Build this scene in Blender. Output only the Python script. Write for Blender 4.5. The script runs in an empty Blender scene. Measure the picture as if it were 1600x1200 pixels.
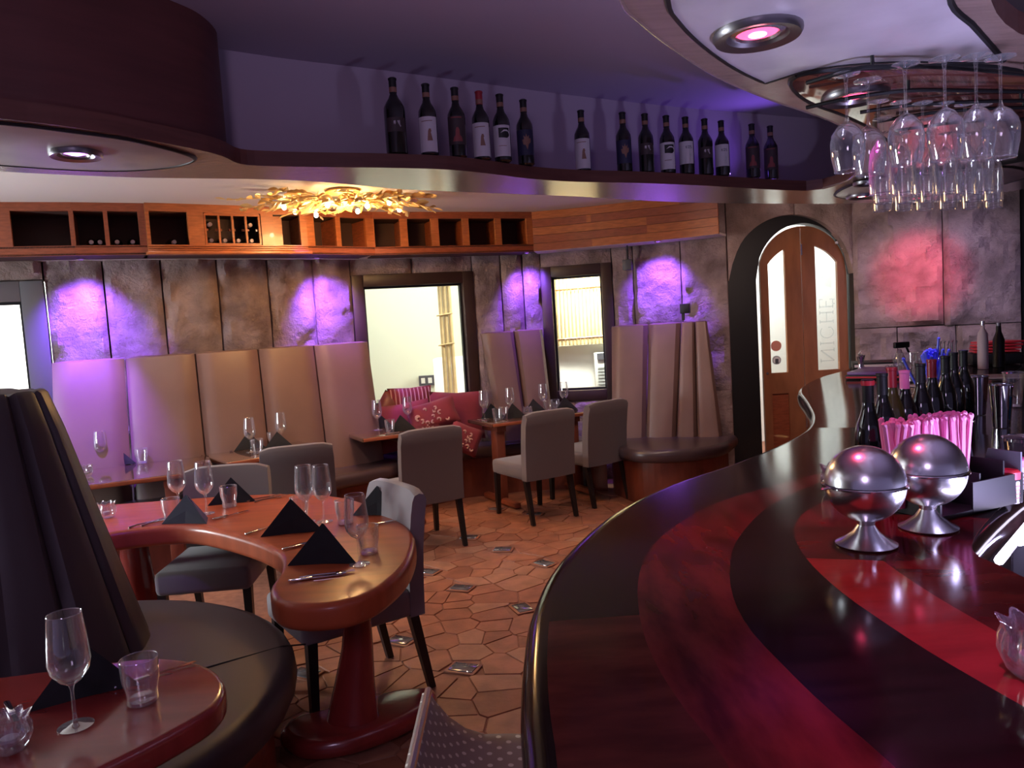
import bpy, bmesh, math, random
from mathutils import Vector, Matrix, noise
random.seed(7)
R = math.radians
C = bpy.context.scene.collection
S = bpy.context.scene

# ---------------------------------------------------------------- camera
def setup_camera():
    p, r = R(4.4), math.atan(.062)
    f = Vector((0, math.cos(p), -math.sin(p))); u = Vector((0, math.sin(p), math.cos(p))); x = Vector((1, 0, 0))
    rt = x * math.cos(r) - u * math.sin(r); up = x * math.sin(r) + u * math.cos(r)
    cam = bpy.data.cameras.new('camera'); o = bpy.data.objects.new('camera', cam); C.objects.link(o)
    m = Matrix((rt, up, -f)).transposed().to_4x4(); m.translation = (0, 0, 1.6)
    o.matrix_world = m
    cam.sensor_width = 36; cam.lens = 36 * 1200 / 1600; cam.clip_start = .02; cam.clip_end = 100
    S.camera = o
setup_camera()
vs = S.view_settings
vs.view_transform = 'Standard'; vs.look = 'None'; vs.gamma = 1; vs.use_curve_mapping = False; vs.exposure = 0.5
S.cycles.use_denoising = True
S.cycles.max_bounces = 10; S.cycles.transparent_max_bounces = 24; S.cycles.sample_clamp_indirect = 4
S.cycles.caustics_reflective = False; S.cycles.caustics_refractive = False
W = bpy.data.worlds.new('world'); S.world = W; W.use_nodes = True
W.node_tree.nodes['Background'].inputs[0].default_value = (.40, .33, .66, 1)
W.node_tree.nodes['Background'].inputs[1].default_value = .20

def lamp(kind, loc, energy, col, size=.1, to=None, angle=60, blend=.5, name='lamp_light', sy=None):
    l = bpy.data.lights.new(name, kind); l.energy = energy; l.color = col
    if kind == 'AREA':
        l.size = size
        if sy: l.shape = 'RECTANGLE'; l.size_y = sy
    else: l.shadow_soft_size = size
    if kind == 'SPOT': l.spot_size = R(angle); l.spot_blend = blend
    o = bpy.data.objects.new(name, l); C.objects.link(o); o.location = loc
    if to is not None:
        o.rotation_euler = (Vector(to) - Vector(loc)).to_track_quat('-Z', 'Y').to_euler()
    return o
VIO = (.24, .08, 1.0); RED = (1, .05, .16); WARM = (1, .62, .32); PINK = (1, .05, .58)
# daylight-white lit passage outside the windows and the door
lamp('AREA', (-.9, 8.5, 2.9), 33, (1, .98, .9), 2.2, (-.9, 9.9, 1.0), name='passage_light', sy=.5)
lamp('AREA', (.85, 7.98, 2.45), 85, (1, .97, .86), .7, (.9, 8.8, .7), name='passage_light', sy=.3)
lamp('AREA', (-5.0, 7.4, 2.8), 1300, (1, .99, .95), 2.0, (-5.0, 8.6, 1.3), name='passage_light', sy=.6)
lamp('AREA', (3.1, 8.1, 2.9), 75, (.97, .98, 1), 1.2, (3.1, 9.2, 1.2), name='passage_light', sy=.6)
# added fill spots under the dining ceiling, without fixtures (hidden by the bulkhead)
for (x, y, e) in [(-1.9, 4.6, 30), (-2.4, 5.2, 12), (-.6, 4.7, 26), (.5, 5.2, 24), (-3.1, 4.4, 4), (-1.0, 6.4, 17), (1.2, 5.9, 20), (.3, 6.5, 10)]:
    lamp('SPOT', (x, y, 2.63), e, (1, .74, .64), .05, (x, y + .35, 0), 125, .9, 'ceiling_fill')
lamp('POINT', (-1.15, 5.72, 2.46), 34, (1, .55, .2), .16, name='chandelier_light')
# violet wall washers under the cabinets
for (x, y, tx, ty, e) in [(-3.12, 5.72, -3.25, 6.0, 150), (-1.62, 6.72, -1.6, 7.05, 130), (.2, 7.45, .25, 7.75, 75), (1.42, 7.12, 1.5, 7.45, 100)]:
    lamp('SPOT', (x, y, 2.24), e, VIO, .03, (tx, ty, 1.65), 92, 1, 'violet_spot')
lamp('SPOT', (-3.0, 5.2, 2.24), 260, VIO, .03, (-3.1, 5.7, 1.0), 48, .8, 'violet_spot')
lamp('SPOT', (-1.7, 6.2, 2.6), 60, VIO, .03, (-1.42, 6.75, 1.2), 26, .9, 'violet_spot')
lamp('SPOT', (-1.345, 2.508, 2.2), 40, VIO, .05, (-1.95, 3.75, .75), 34, .8, 'violet_spot')
lamp('SPOT', (-.2, 4.2, 2.2), 16, VIO, .05, (-.8, 3.75, .75), 22, .8, 'violet_spot')
# red bar downlights
lamp('SPOT', (.611, 1.813, 2.19), 16, RED, .05, (.66, 1.7, 1.07), 56, .8, 'red_spot')
lamp('SPOT', (.45, .9, 2.19), 20, PINK, .05, (.62, .9, 1.07), 46, .8, 'pink_spot')
lamp('SPOT', (1.081, 2.383, 2.19), 14, PINK, .05, (1.1, 2.4, 1.07), 75, .8, 'pink_spot')
lamp('SPOT', (1.921, 4.115, 2.19), 10, RED, .05, (1.9, 4.1, 1.07), 75, .8, 'red_spot')
lamp('SPOT', (2.681, 5.136, 2.19), 210, RED, .05, (3.70, 6.9, 1.8), 27, 1, 'red_spot')
lamp('SPOT', (3.2, 5.4, 2.3), 45, (.72, .60, 1), .2, (3.8, 6.8, 1.5), 80, .9, 'pale_spot')
lamp('SPOT', (2.1, 5.3, 2.3), 30, (1, .70, .58), .2, (2.6, 7.1, 1.5), 90, .9, 'pale_spot')
lamp('SPOT', (2.2, 3.7, 2.2), 40, (.25, .2, 1), .05, (1.95, 3.5, 1.2), 50, .8, 'violet_spot')
# lavender uplight washing the front ceiling
lamp('SPOT', (1.535, 4.41, 2.39), 6, (.26, .12, 1), .02, (1.05, 3.5, 2.72), 150, 1, 'cove_spot')
lamp('AREA', (-5.05, 3.3, 1.35), 110, (.86, .95, 1), 1.1, (-1.4, 2.6, 2.0), name='side_fill_light', sy=1.0)  # added unseen fill from the left; the wall has no window here
lamp('AREA', (1.35, 1.62, 1.0), 14, (.62, .58, 1), .5, (1.1, 1.6, 2.2), name='well_light', sy=.12)
lamp('SPOT', (-.4, -.9, 2.4), 40, (.70, .52, .85), .3, (-.5, 3.0, 2.0), 110, 1, 'room_fill')  # added fill from behind the camera for booth, chairs and stool

# ---------------------------------------------------------------- materials
def mat(name, col, rough=.5, metal=0, coat=0, noise_amt=0, nscale=8, stretch=(1, 1, 1), bump=0, bscale=60, col2=None, sheen=0, emit=None, es=0, spec=None, bdist=.01, crough=.05):
    m = bpy.data.materials.new(name); m.use_nodes = True; nt = m.node_tree; b = nt.nodes['Principled BSDF']
    I = b.inputs
    I['Base Color'].default_value = (*col, 1); I['Roughness'].default_value = rough; I['Metallic'].default_value = metal
    I['Coat Weight'].default_value = coat; I['Coat Roughness'].default_value = crough; I['Sheen Weight'].default_value = sheen
    if name.startswith('bar_'): I['IOR'].default_value = 1.32
    if spec is not None: I['Specular IOR Level'].default_value = spec
    if emit: I['Emission Color'].default_value = (*emit, 1); I['Emission Strength'].default_value = es
    tc = nt.nodes.new('ShaderNodeTexCoord'); mp = nt.nodes.new('ShaderNodeMapping'); mp.inputs['Scale'].default_value = stretch
    nt.links.new(tc.outputs['Object'], mp.inputs['Vector'])
    if noise_amt or col2:
        n = nt.nodes.new('ShaderNodeTexNoise'); n.inputs['Scale'].default_value = nscale; n.inputs['Detail'].default_value = 6
        nt.links.new(mp.outputs[0], n.inputs['Vector'])
        r = nt.nodes.new('ShaderNodeValToRGB'); c2 = col2 or tuple(c * (1 - noise_amt) for c in col)
        r.color_ramp.elements[0].color = (*c2, 1); r.color_ramp.elements[0].position = .35
        r.color_ramp.elements[1].color = (*col, 1); r.color_ramp.elements[1].position = .65
        nt.links.new(n.outputs[0], r.inputs[0]); nt.links.new(r.outputs[0], I['Base Color'])
    if bump:
        n = nt.nodes.new('ShaderNodeTexNoise'); n.inputs['Scale'].default_value = bscale; n.inputs['Detail'].default_value = 8; n.inputs['Roughness'].default_value = .68
        nt.links.new(mp.outputs[0], n.inputs['Vector'])
        bp = nt.nodes.new('ShaderNodeBump'); bp.inputs['Strength'].default_value = bump; bp.inputs['Distance'].default_value = bdist
        nt.links.new(n.outputs[0], bp.inputs['Height']); nt.links.new(bp.outputs[0], I['Normal'])
    return m
def glass_mat(name, tint=(1, 1, 1), base=.04, edge=.75):
    m = bpy.data.materials.new(name); m.use_nodes = True; nt = m.node_tree; nt.nodes.clear()
    o = nt.nodes.new('ShaderNodeOutputMaterial'); mx = nt.nodes.new('ShaderNodeMixShader')
    t = nt.nodes.new('ShaderNodeBsdfTransparent'); t.inputs[0].default_value = (*tint, 1)
    g = nt.nodes.new('ShaderNodeBsdfGlossy'); g.inputs['Roughness'].default_value = .02; g.inputs[0].default_value = (1, 1, 1, 1)
    lw = nt.nodes.new('ShaderNodeLayerWeight'); lw.inputs[0].default_value = .36
    mr = nt.nodes.new('ShaderNodeMapRange'); mr.inputs['To Min'].default_value = base; mr.inputs['To Max'].default_value = edge
    df = nt.nodes.new('ShaderNodeBsdfDiffuse'); df.inputs[0].default_value = (.9, .92, 1, 1); m2 = nt.nodes.new('ShaderNodeMixShader'); m2.inputs[0].default_value = .14 if edge > .5 else .04  # white diffuse paints the bright edge light into the glass
    nt.links.new(lw.outputs['Facing'], mr.inputs[0]); nt.links.new(mr.outputs[0], mx.inputs[0])
    nt.links.new(g.outputs[0], m2.inputs[1]); nt.links.new(df.outputs[0], m2.inputs[2])
    nt.links.new(t.outputs[0], mx.inputs[1]); nt.links.new(m2.outputs[0], mx.inputs[2]); nt.links.new(mx.outputs[0], o.inputs[0])
    return m
M = dict(
    stone=mat('rough_stone', (.52, .39, .39), .9, noise_amt=.35, nscale=4.5, bump=1, bscale=15, bdist=.06, col2=(.25, .18, .18)),
    stone2=mat('rough_stone_warm', (.54, .39, .36), .9, noise_amt=.4, nscale=3.6, bump=1, bscale=13, bdist=.06, col2=(.28, .20, .18)),
    mortar=mat('mortar', (.05, .04, .035), .95),
    flag=mat('flagstone', (.40, .155, .085), .45, noise_amt=.35, nscale=9, bump=.4, bscale=50, bdist=.004),
    flag2=mat('flagstone_pale', (.43, .20, .12), .42, noise_amt=.3, nscale=9, bump=.4, bscale=50, bdist=.004),
    flag3=mat('flagstone_dark', (.33, .12, .065), .5, noise_amt=.35, nscale=9, bump=.4, bscale=50, bdist=.004),
    grout=mat('floor_grout', (.31, .135, .085), .8, noise_amt=.3, nscale=20, bump=.4, bscale=90, bdist=.003),
    ceil=mat('ceiling_paint', (.46, .38, .46), .85, bump=.05, bscale=20),
    ceil2=mat('dining_ceiling_paint', (.72, .66, .64), .8, bump=.05, bscale=20),
    soffit=mat('lacquered_oak', (.30, .20, .17), .22, coat=.7, noise_amt=.15, nscale=5, stretch=(1, 14, 1), bump=.12, bscale=22, bdist=.004, crough=.2),
    fascia=mat('dark_fascia_wood', (.16, .06, .045), .4, noise_amt=.25, nscale=4, stretch=(1, 1, 12)),
    drum=mat('dark_red_veneer', (.13, .04, .035), .55, noise_amt=.25, nscale=3, stretch=(1, 1, 9)),
    panel=mat('grey_panel', (.60, .54, .58), .34, noise_amt=.18, nscale=7, coat=.5, crough=.28),
    black=mat('black', (.006, .006, .007), .5),
    blackgl=mat('black_gloss', (.008, .008, .01), .12, coat=.6),
    cab=mat('orange_cherry', (.50, .15, .045), .38, noise_amt=.3, nscale=4, stretch=(3, 3, 18), coat=.3),
    cab2=mat('red_cherry', (.34, .085, .035), .42, noise_amt=.3, nscale=5, stretch=(3, 3, 14), coat=.2),
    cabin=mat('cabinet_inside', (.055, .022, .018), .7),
    rackwood=mat('polished_rack_wood', (.16, .05, .04), .08, coat=1, noise_amt=.3, nscale=4, stretch=(1, 8, 1)),
    leather=mat('taupe_leather', (.21, .125, .105), .42, bump=.08, bscale=160, bdist=.001, noise_amt=.12, nscale=3),
    leather2=mat('brown_leather', (.058, .040, .046), .45, bump=.08, bscale=160, bdist=.001, noise_amt=.15, nscale=3),
    seat=mat('dark_leather', (.07, .045, .05), .28, bump=.1, bscale=120, bdist=.001),
    fabric=mat('grey_chair_fabric', (.115, .085, .085), .85, sheen=.35, bump=.3, bscale=400, bdist=.001),
    fabric2=mat('pale_grey_chair_fabric', (.27, .235, .24), .85, sheen=.35, bump=.3, bscale=400, bdist=.001),
    leg=mat('ebonised_wood', (.012, .010, .010), .4),
    table=mat('red_mahogany', (.47, .095, .035), .32, spec=.3, coat=.12, noise_amt=.22, nscale=3, stretch=(1, 7, 1), crough=.08),
    tabledk=mat('deep_red_mahogany', (.30, .035, .03), .22, coat=.6, noise_amt=.22, nscale=3, stretch=(1, 6, 1), crough=.12),
    tablebr=mat('brown_table_wood', (.15, .065, .04), .14, coat=.9, noise_amt=.35, nscale=4, stretch=(8, 1, 1)),
    plinth=mat('plinth_cherry', (.22, .055, .03), .4, noise_amt=.3, nscale=4, stretch=(3, 3, 1)),
    bardk=mat('bar_ebony', (.020, .010, .009), .12, noise_amt=.45, nscale=3, stretch=(2, 9, 1), spec=.22),
    barrd=mat('bar_padauk', (.15, .022, .020), .12, noise_amt=.6, nscale=2.6, stretch=(7, 2, 1), spec=.22),
    barrd2=mat('bar_bright_padauk', (.33, .045, .035), .12, noise_amt=.3, nscale=3, stretch=(2, 6, 1), spec=.22),
    barmid=mat('bar_dark_padauk', (.12, .025, .018), .12, noise_amt=.45, nscale=3, stretch=(2, 6, 1), spec=.22),
    steel=mat('stainless_steel', (.80, .79, .83), .24, 1),
    chrome=mat('chrome', (.85, .85, .88), .08, 1),
    dsteel=mat('dull_steel', (.30, .28, .30), .35, 1),
    gold=mat('gold_leaf', (.95, .66, .26), .35, .35),
    napkin=mat('black_napkin', (.012, .011, .014), .9, sheen=.15),
    bottle=mat('dark_bottle_glass', (.006, .008, .007), .08, coat=1),
    bottleg=mat('green_bottle_glass', (.05, .06, .01), .08, coat=1),
    white=mat('label_paper', (.62, .58, .62), .7),
    red=mat('red_foil', (.32, .02, .03), .35), brown=mat('brown_seal', (.25, .12, .08), .5),
    dlabel=mat('dark_label', (.045, .028, .03), .6), rlabel=mat('red_print', (.26, .05, .05), .6), navy=mat('navy_label', (.02, .02, .06), .6),
    silver=mat('silver_print', (.45, .42, .45), .4),
    cushion=mat('crimson_velvet', (.23, .022, .035), .8, sheen=.15, noise_amt=.2, nscale=6),
    cream=mat('cream_print', (.55, .32, .28), .8),
    wframe=mat('dark_window_frame', (.045, .022, .018), .42, noise_amt=.3, nscale=5),
    gframe=mat('grey_window_frame', (.16, .16, .18), .5),
    doorw=mat('door_oak', (.33, .12, .05), .42, noise_amt=.25, nscale=3, stretch=(4, 4, 1)),
    outw=mat('passage_wall', (.80, .84, .70), .9), outw2=mat('passage_white', (.93, .94, .90), .9), bamboo=mat('bamboo', (.80, .62, .32), .6, noise_amt=.2, nscale=10),
    aircon=mat('white_plastic', (.75, .76, .72), .5), grey=mat('grey_plastic', (.09, .09, .11), .5),
    pinks=mat('pink_paper_straw', (.80, .25, .50), .6), blues=mat('blue_straw', (.16, .18, .95), .4),
    purple=mat('purple_folder', (.20, .07, .30), .4), paper=mat('pale_paper', (.7, .55, .62), .6),
    redcap=mat('red_cap', (.75, .04, .06), .4), redliq=mat('red_syrup', (.35, .01, .02), .15), teal=mat('teal_film', (.01, .12, .20), .2, coat=.5),
    text=mat('etched_grey', (.52, .55, .56), .6), orange=mat('orange_sticker', (.75, .30, .22), .6),
    bulb=mat('warm_bulb', (1, .9, .7), .5, emit=(1, .80, .50), es=60),
    redbulb=mat('red_led', (1, .2, .3), .5, emit=(1, .06, .16), es=2.2), violetbulb=mat('violet_led', (.6, .3, 1), .5, emit=(.55, .2, 1), es=3),
    hot=mat('led_core', (1, .8, .8), .5, emit=(1, .55, .62), es=10), led=mat('white_led_strip', (1, 1, 1), .5, emit=(.80, .74, 1), es=6),
    glass=glass_mat('clear_glass', (1, 1, 1), .035, 1.0), etch=glass_mat('etched_glass', (.80, .83, .84), .02, .03), pane=glass_mat('window_pane', (.97, .99, .97), .02, .25), crystal=glass_mat('cut_crystal', (.94, .92, .96), .14, .95),
    plastic=glass_mat('cloudy_plastic', (.72, .68, .74), .18, .5),
    glassblk=mat('glass_block', (.26, .25, .27), .08, .3, coat=1, noise_amt=.5, nscale=14),
)
def dots_mat():
    m = mat('dotted_fabric', (.36, .26, .20), .8); nt = m.node_tree; b = nt.nodes['Principled BSDF']
    tc = nt.nodes.new('ShaderNodeTexCoord'); v = nt.nodes.new('ShaderNodeTexVoronoi'); v.inputs['Randomness'].default_value = 0
    mp = nt.nodes.new('ShaderNodeMapping'); mp.inputs['Rotation'].default_value = (0, 0, R(42)); mp.inputs['Scale'].default_value = (34, 34, 34)
    v.voronoi_dimensions = '2D'; v.inputs['Scale'].default_value = 1
    nt.links.new(tc.outputs['UV'], mp.inputs[0]); nt.links.new(mp.outputs[0], v.inputs['Vector'])
    r = nt.nodes.new('ShaderNodeValToRGB'); r.color_ramp.elements[0].color = (.88, .80, .70, 1); r.color_ramp.elements[0].position = .17
    r.color_ramp.elements[1].color = (.40, .30, .25, 1); r.color_ramp.elements[1].position = .21
    nt.links.new(v.outputs['Distance'], r.inputs[0]); nt.links.new(r.outputs[0], b.inputs['Base Color'])
    return m
M['dots'] = dots_mat()

# ---------------------------------------------------------------- helpers
def tag(o, label=None, cat=None, group=None, kind=None):
    if label: o['label'] = label
    if cat: o['category'] = cat
    if group: o['group'] = group
    if kind: o['kind'] = kind
    return o
def empty(name, loc=(0, 0, 0), rz=0, label=None, cat=None, group=None, kind=None):
    o = bpy.data.objects.new(name, None); C.objects.link(o); o.location = loc; o.rotation_euler = (0, 0, rz)
    return tag(o, label, cat, group, kind)
def link(name, bm, m, parent=None, smooth=True, loc=(0, 0, 0), rz=0):
    bmesh.ops.recalc_face_normals(bm, faces=bm.faces)
    me = bpy.data.meshes.new(name); bm.to_mesh(me); bm.free()
    for mm in (m if isinstance(m, list) else [m]): me.materials.append(mm)
    if smooth:
        for p in me.polygons: p.use_smooth = True
        me.set_sharp_from_angle(angle=R(38))
    o = bpy.data.objects.new(name, me); C.objects.link(o); o.parent = parent; o.location = loc; o.rotation_euler = (0, 0, rz)
    return o
def bbox(bm, c, s, rot=None, bevel=0, seg=2):
    r = bmesh.ops.create_cube(bm, size=1); vv = r['verts']
    for v in vv: v.co = Vector((v.co.x * s[0], v.co.y * s[1], v.co.z * s[2]))
    if bevel:
        ee = list({e for v in vv for e in v.link_edges})
        rr = bmesh.ops.bevel(bm, geom=ee, offset=bevel, segments=seg, affect='EDGES', profile=.5)
        vv = list({v for f in rr['faces'] for v in f.verts} | {v for v in vv if v.is_valid})
    q = Matrix.Identity(3) if rot is None else rot
    for v in vv: v.co = q @ v.co + Vector(c)
    return vv
def box(name, c, s, m, parent=None, rz=0, bevel=0, seg=2, rot=None):
    bm = bmesh.new(); q = rot or Matrix.Rotation(rz, 3, 'Z'); bbox(bm, c, s, q, bevel, seg)
    return link(name, bm, m, parent, smooth=bevel > 0)
def lathe_bm(bm, prof, n=24, c=(0, 0, 0), q=None):
    rings = []
    for (r, z) in prof:
        if r < 1e-6: rings.append([bm.verts.new((0, 0, z))])
        else: rings.append([bm.verts.new((r * math.cos(2 * math.pi * i / n), r * math.sin(2 * math.pi * i / n), z)) for i in range(n)])
    for a, b in zip(rings, rings[1:]):
        for i in range(n):
            j = (i + 1) % n
            if len(a) == 1 and len(b) == 1: continue
            if len(a) == 1: bm.faces.new((a[0], b[j], b[i]))
            elif len(b) == 1: bm.faces.new((a[i], a[j], b[0]))
            else: bm.faces.new((a[i], a[j], b[j], b[i]))
    q = q or Matrix.Identity(3)
    for rg in rings:
        for v in rg: v.co = q @ v.co + Vector(c)
def lathe(name, prof, m, parent=None, n=24, c=(0, 0, 0), q=None, loc=(0, 0, 0)):
    bm = bmesh.new(); lathe_bm(bm, prof, n, c, q); return link(name, bm, m, parent, loc=loc)
def tube_bm(bm, pts, r, n=8, cap=True):
    pts = [Vector(p) for p in pts]; rings = []
    for i, p in enumerate(pts):
        t = (pts[min(i + 1, len(pts) - 1)] - pts[max(i - 1, 0)]).normalized()
        a = t.cross(Vector((0, 0, 1))); a = a.normalized() if a.length > 1e-3 else Vector((1, 0, 0)); b = t.cross(a)
        rr = r[i] if isinstance(r, (list, tuple)) else r
        rings.append([bm.verts.new(p + (a * math.cos(2 * math.pi * k / n) + b * math.sin(2 * math.pi * k / n)) * rr) for k in range(n)])
    for a, b in zip(rings, rings[1:]):
        for k in range(n): bm.faces.new((a[k], a[(k + 1) % n], b[(k + 1) % n], b[k]))
    if cap: bm.faces.new(rings[0]); bm.faces.new(rings[-1][::-1])
def tube(name, pts, r, m, parent=None, n=8):
    bm = bmesh.new(); tube_bm(bm, pts, r, n); return link(name, bm, m, parent)
def spline(pts, n=6, closed=False):
    P = [Vector(p) for p in pts]; out = []; N = len(P)
    for i in range(N if closed else N - 1):
        if closed: a, b, c, d = P[(i - 1) % N], P[i], P[(i + 1) % N], P[(i + 2) % N]
        else: a, b, c, d = P[max(i - 1, 0)], P[i], P[i + 1], P[min(i + 2, N - 1)]
        for k in range(n):
            t = k / n
            out.append(.5 * ((2 * b) + (c - a) * t + (2 * a - 5 * b + 4 * c - d) * t * t + (3 * b - a - 3 * c + d) * t ** 3))
    if not closed: out.append(P[-1].copy())
    return out
def resample(pts, n):
    L = [0]
    for a, b in zip(pts, pts[1:]): L.append(L[-1] + (b - a).length)
    out = []; j = 0
    for i in range(n):
        s = L[-1] * i / (n - 1)
        while j < len(L) - 2 and L[j + 1] < s: j += 1
        t = (s - L[j]) / max(L[j + 1] - L[j], 1e-9); out.append(pts[j].lerp(pts[j + 1], min(t, 1)))
    return out
def prism(name, poly, z0, z1, m, parent=None, smooth=False):
    bm = bmesh.new(); a = [bm.verts.new((p[0], p[1], z0)) for p in poly]; b = [bm.verts.new((p[0], p[1], z1)) for p in poly]
    n = len(poly); bm.faces.new(a); bm.faces.new(b[::-1])
    for i in range(n): bm.faces.new((a[i], a[(i + 1) % n], b[(i + 1) % n], b[i]))
    return link(name, bm, m, parent, smooth)
def slab(name, poly, z0, z1, r, m, parent=None, seg=5):
    """flat top with a rounded edge of radius r all round"""
    P = [Vector((p[0], p[1])) for p in poly]; n = len(P)
    area = sum(P[i].x * P[(i + 1) % n].y - P[(i + 1) % n].x * P[i].y for i in range(n))
    if area < 0: P.reverse()
    N = []
    for i in range(n):
        t = (P[(i + 1) % n] - P[i - 1]).normalized(); N.append(Vector((t.y, -t.x)))
    h = z1 - z0; r = min(r, h / 2); loops = []
    for k in range(seg + 1):
        a = math.pi / 2 * (1 - k / seg); loops.append((r * math.sin(a) if 0 else r * (1 - math.cos(a)), z1 - r + r * math.sin(a)))
    for k in range(seg + 1):
        a = math.pi / 2 * k / seg; loops.append((r * (1 - math.cos(a)), z0 + r - r * math.sin(a)))
    bm = bmesh.new(); rings = [[bm.verts.new((P[i].x - N[i].x * d, P[i].y - N[i].y * d, z)) for i in range(n)] for d, z in loops]
    for a, b in zip(rings, rings[1:]):
        if abs(a[0].co.z - b[0].co.z) < 1e-7: continue
        for i in range(n): bm.faces.new((a[i], a[(i + 1) % n], b[(i + 1) % n], b[i]))
    bm.faces.new(rings[0]); bm.faces.new(rings[-1][::-1])
    return link(name, bm, m, parent)
def wallstrip(name, line, z0, z1, m, parent=None, th=.04, smooth=True):
    """vertical band following a plan line, thickened away to its left"""
    L = [Vector((p[0], p[1])) for p in line]; n = len(L); bm = bmesh.new(); off = []
    for i in range(n):
        t = (L[min(i + 1, n - 1)] - L[max(i - 1, 0)]).normalized(); off.append(Vector((-t.y, t.x)) * th)
    r = [[bm.verts.new((p.x, p.y, z)) for p in L] for z in (z0, z1)] + [[bm.verts.new((p.x + o.x, p.y + o.y, z)) for p, o in zip(L, off)] for z in (z1, z0)]
    for a in range(4):
        for i in range(n - 1): bm.faces.new((r[a][i], r[a][i + 1], r[(a + 1) % 4][i + 1], r[(a + 1) % 4][i]))
    bm.faces.new([q[0] for q in r]); bm.faces.new([q[-1] for q in r][::-1])
    return link(name, bm, m, parent, smooth)
def strip_piece(name, A, B, z, m, parent, th=.002):
    bm = bmesh.new(); n = len(A)
    t = [(bm.verts.new((a.x, a.y, z)), bm.verts.new((b.x, b.y, z))) for a, b in zip(A, B)]
    u = [(bm.verts.new((a.x, a.y, z - th)), bm.verts.new((b.x, b.y, z - th))) for a, b in zip(A, B)]
    for i in range(n - 1):
        bm.faces.new((t[i][0], t[i + 1][0], t[i + 1][1], t[i][1]))
        bm.faces.new((t[i][0], t[i + 1][0], u[i + 1][0], u[i][0])); bm.faces.new((t[i][1], t[i + 1][1], u[i + 1][1], u[i][1]))
    return link(name, bm, m, parent, smooth=False)
def copy_tree(o, loc=None, rz=None, label=None, group=None, parent=None):
    c = o.copy(); C.objects.link(c)
    if parent: c.parent = parent
    if loc is not None: c.location = loc
    if rz is not None: c.rotation_euler = (0, 0, rz) if not isinstance(rz, tuple) else rz
    if label: c['label'] = label
    if group: c['group'] = group
    for ch in list(o.children): copy_tree(ch, parent=c)
    return c
class Proto:
    """first call moves the source thing itself, later calls copy it with its parts"""
    def __init__(s, o): s.o = o; s.used = False
    def put(s, loc, rz=0, label=None, group=None):
        if not s.used:
            s.used = True; o = s.o; o.location = loc; o.rotation_euler = rz if isinstance(rz, tuple) else (0, 0, rz)
            if label: o['label'] = label
            if group: o['group'] = group
            return o
        return copy_tree(s.o, loc, rz, label, group)

# ================================================================ SETTING
floor = prism('floor', [(-6, -1.5), (6, -1.5), (6, 10.5), (-6, 10.5)], -.05, 0, M['grout']); floor['kind'] = 'structure'
# flagstones: clipped voronoi cells
def clip(poly, p, n):
    out = []
    for i in range(len(poly)):
        a, b = poly[i], poly[(i + 1) % len(poly)]; da, db = (a - p).dot(n), (b - p).dot(n)
        if da <= 0: out.append(a)
        if (da < 0) != (db < 0) and abs(da - db) > 1e-9: out.append(a + (b - a) * (da / (da - db)))
    return out
blocks = [(-.39, 4.62, .3), (-.02, 4.22, -.5), (-.66, 3.87, .2), (-.31, 3.5, .3), (.14, 5.0, -.1), (-.14, 5.38, .5), (-.63, 4.98, .2), (-.4, 5.75, .4), (.12, 6.35, .3), (.55, 5.35, .1), (-1.07, 3.55, .2), (-.2, 6.6, .2)]
rs = random.Random(5); seeds = []
while len(seeds) < 330:
    p = Vector((rs.uniform(-1.25, 1.05), rs.uniform(2.1, 7.0)))
    if any(math.hypot(p.x - b[0], p.y - b[1]) < .10 for b in blocks) or any((p - q).length < .078 for q in seeds): 
        tries = globals().get('tries', 0) + 1
        if tries > 60000: break
        continue
    seeds.append(p)
seeds.sort(key=lambda s: s.length)
rest = bmesh.new()
for k, s in enumerate(seeds):
    poly = [s + Vector(d) * .21 for d in ((-1, -1), (1, -1), (1, 1), (-1, 1))]
    for t in seeds:
        if t is not s and (t - s).length < .5:
            d = (t - s); poly = clip(poly, s + d * .5 - d.normalized() * .003, d.normalized())
    for b in blocks:
        c = Vector((b[0], b[1])); d = c - s
        if d.length < .34:
            poly = clip(poly, c - d.normalized() * .088, d.normalized())
    if len(poly) < 3: continue
    bm = bmesh.new() if k < 295 else rest; h = .005 + rs.random() * .003
    cen = sum(poly, Vector((0, 0))) / len(poly)
    lo = [bm.verts.new((p.x, p.y, 0)) for p in poly]; hi = [bm.verts.new((*(cen + (p - cen) * .98), h)) for p in poly]
    bm.faces.new(hi)
    for i in range(len(poly)): bm.faces.new((lo[i], lo[(i + 1) % len(poly)], hi[(i + 1) % len(poly)], hi[i]))
    if k < 295: link('flagstone', bm, rs.choice([M['flag'], M['flag'], M['flag2'], M['flag3']]), floor, smooth=False)
link('far_flagstone', rest, M['flag'], floor, smooth=False)['kind'] = 'stuff'
for (x, y, a) in blocks:
    q = Matrix.Rotation(a + R(-40), 3, 'Z')
    box('glass_block_frame', (x, y, .004), (.155, .115, .012), M['flag3'], floor, rot=q, bevel=.004)
    box('glass_block', (x, y, .008), (.125, .085, .014), M['glassblk'], floor, rot=q, bevel=.005)

# ceilings
WALLF = [(-2.6, 2.2), (-1.5, 2.75), (-1.06, 3.02), (-.818, 3.185), (-.465, 3.39), (-.06, 3.645), (.41, 3.94), (1.0, 4.27), (1.49, 4.51), (2.2, 4.85)]
prism('ceiling', [(-6, -1.5), (6, -1.5), (6, 4.9)] + [(x, y + .08) for x, y in WALLF[::-1]] + [(-6, 2.2)], 2.72, 2.8, M['ceil'])['kind'] = 'structure'
prism('ceiling', [(-6, 2.28)] + [(x, y + .08) for x, y in WALLF] + [(6, 4.9), (6, 8.3), (-6, 8.3)], 2.66, 2.72, M['ceil2'])['kind'] = 'structure'

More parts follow.
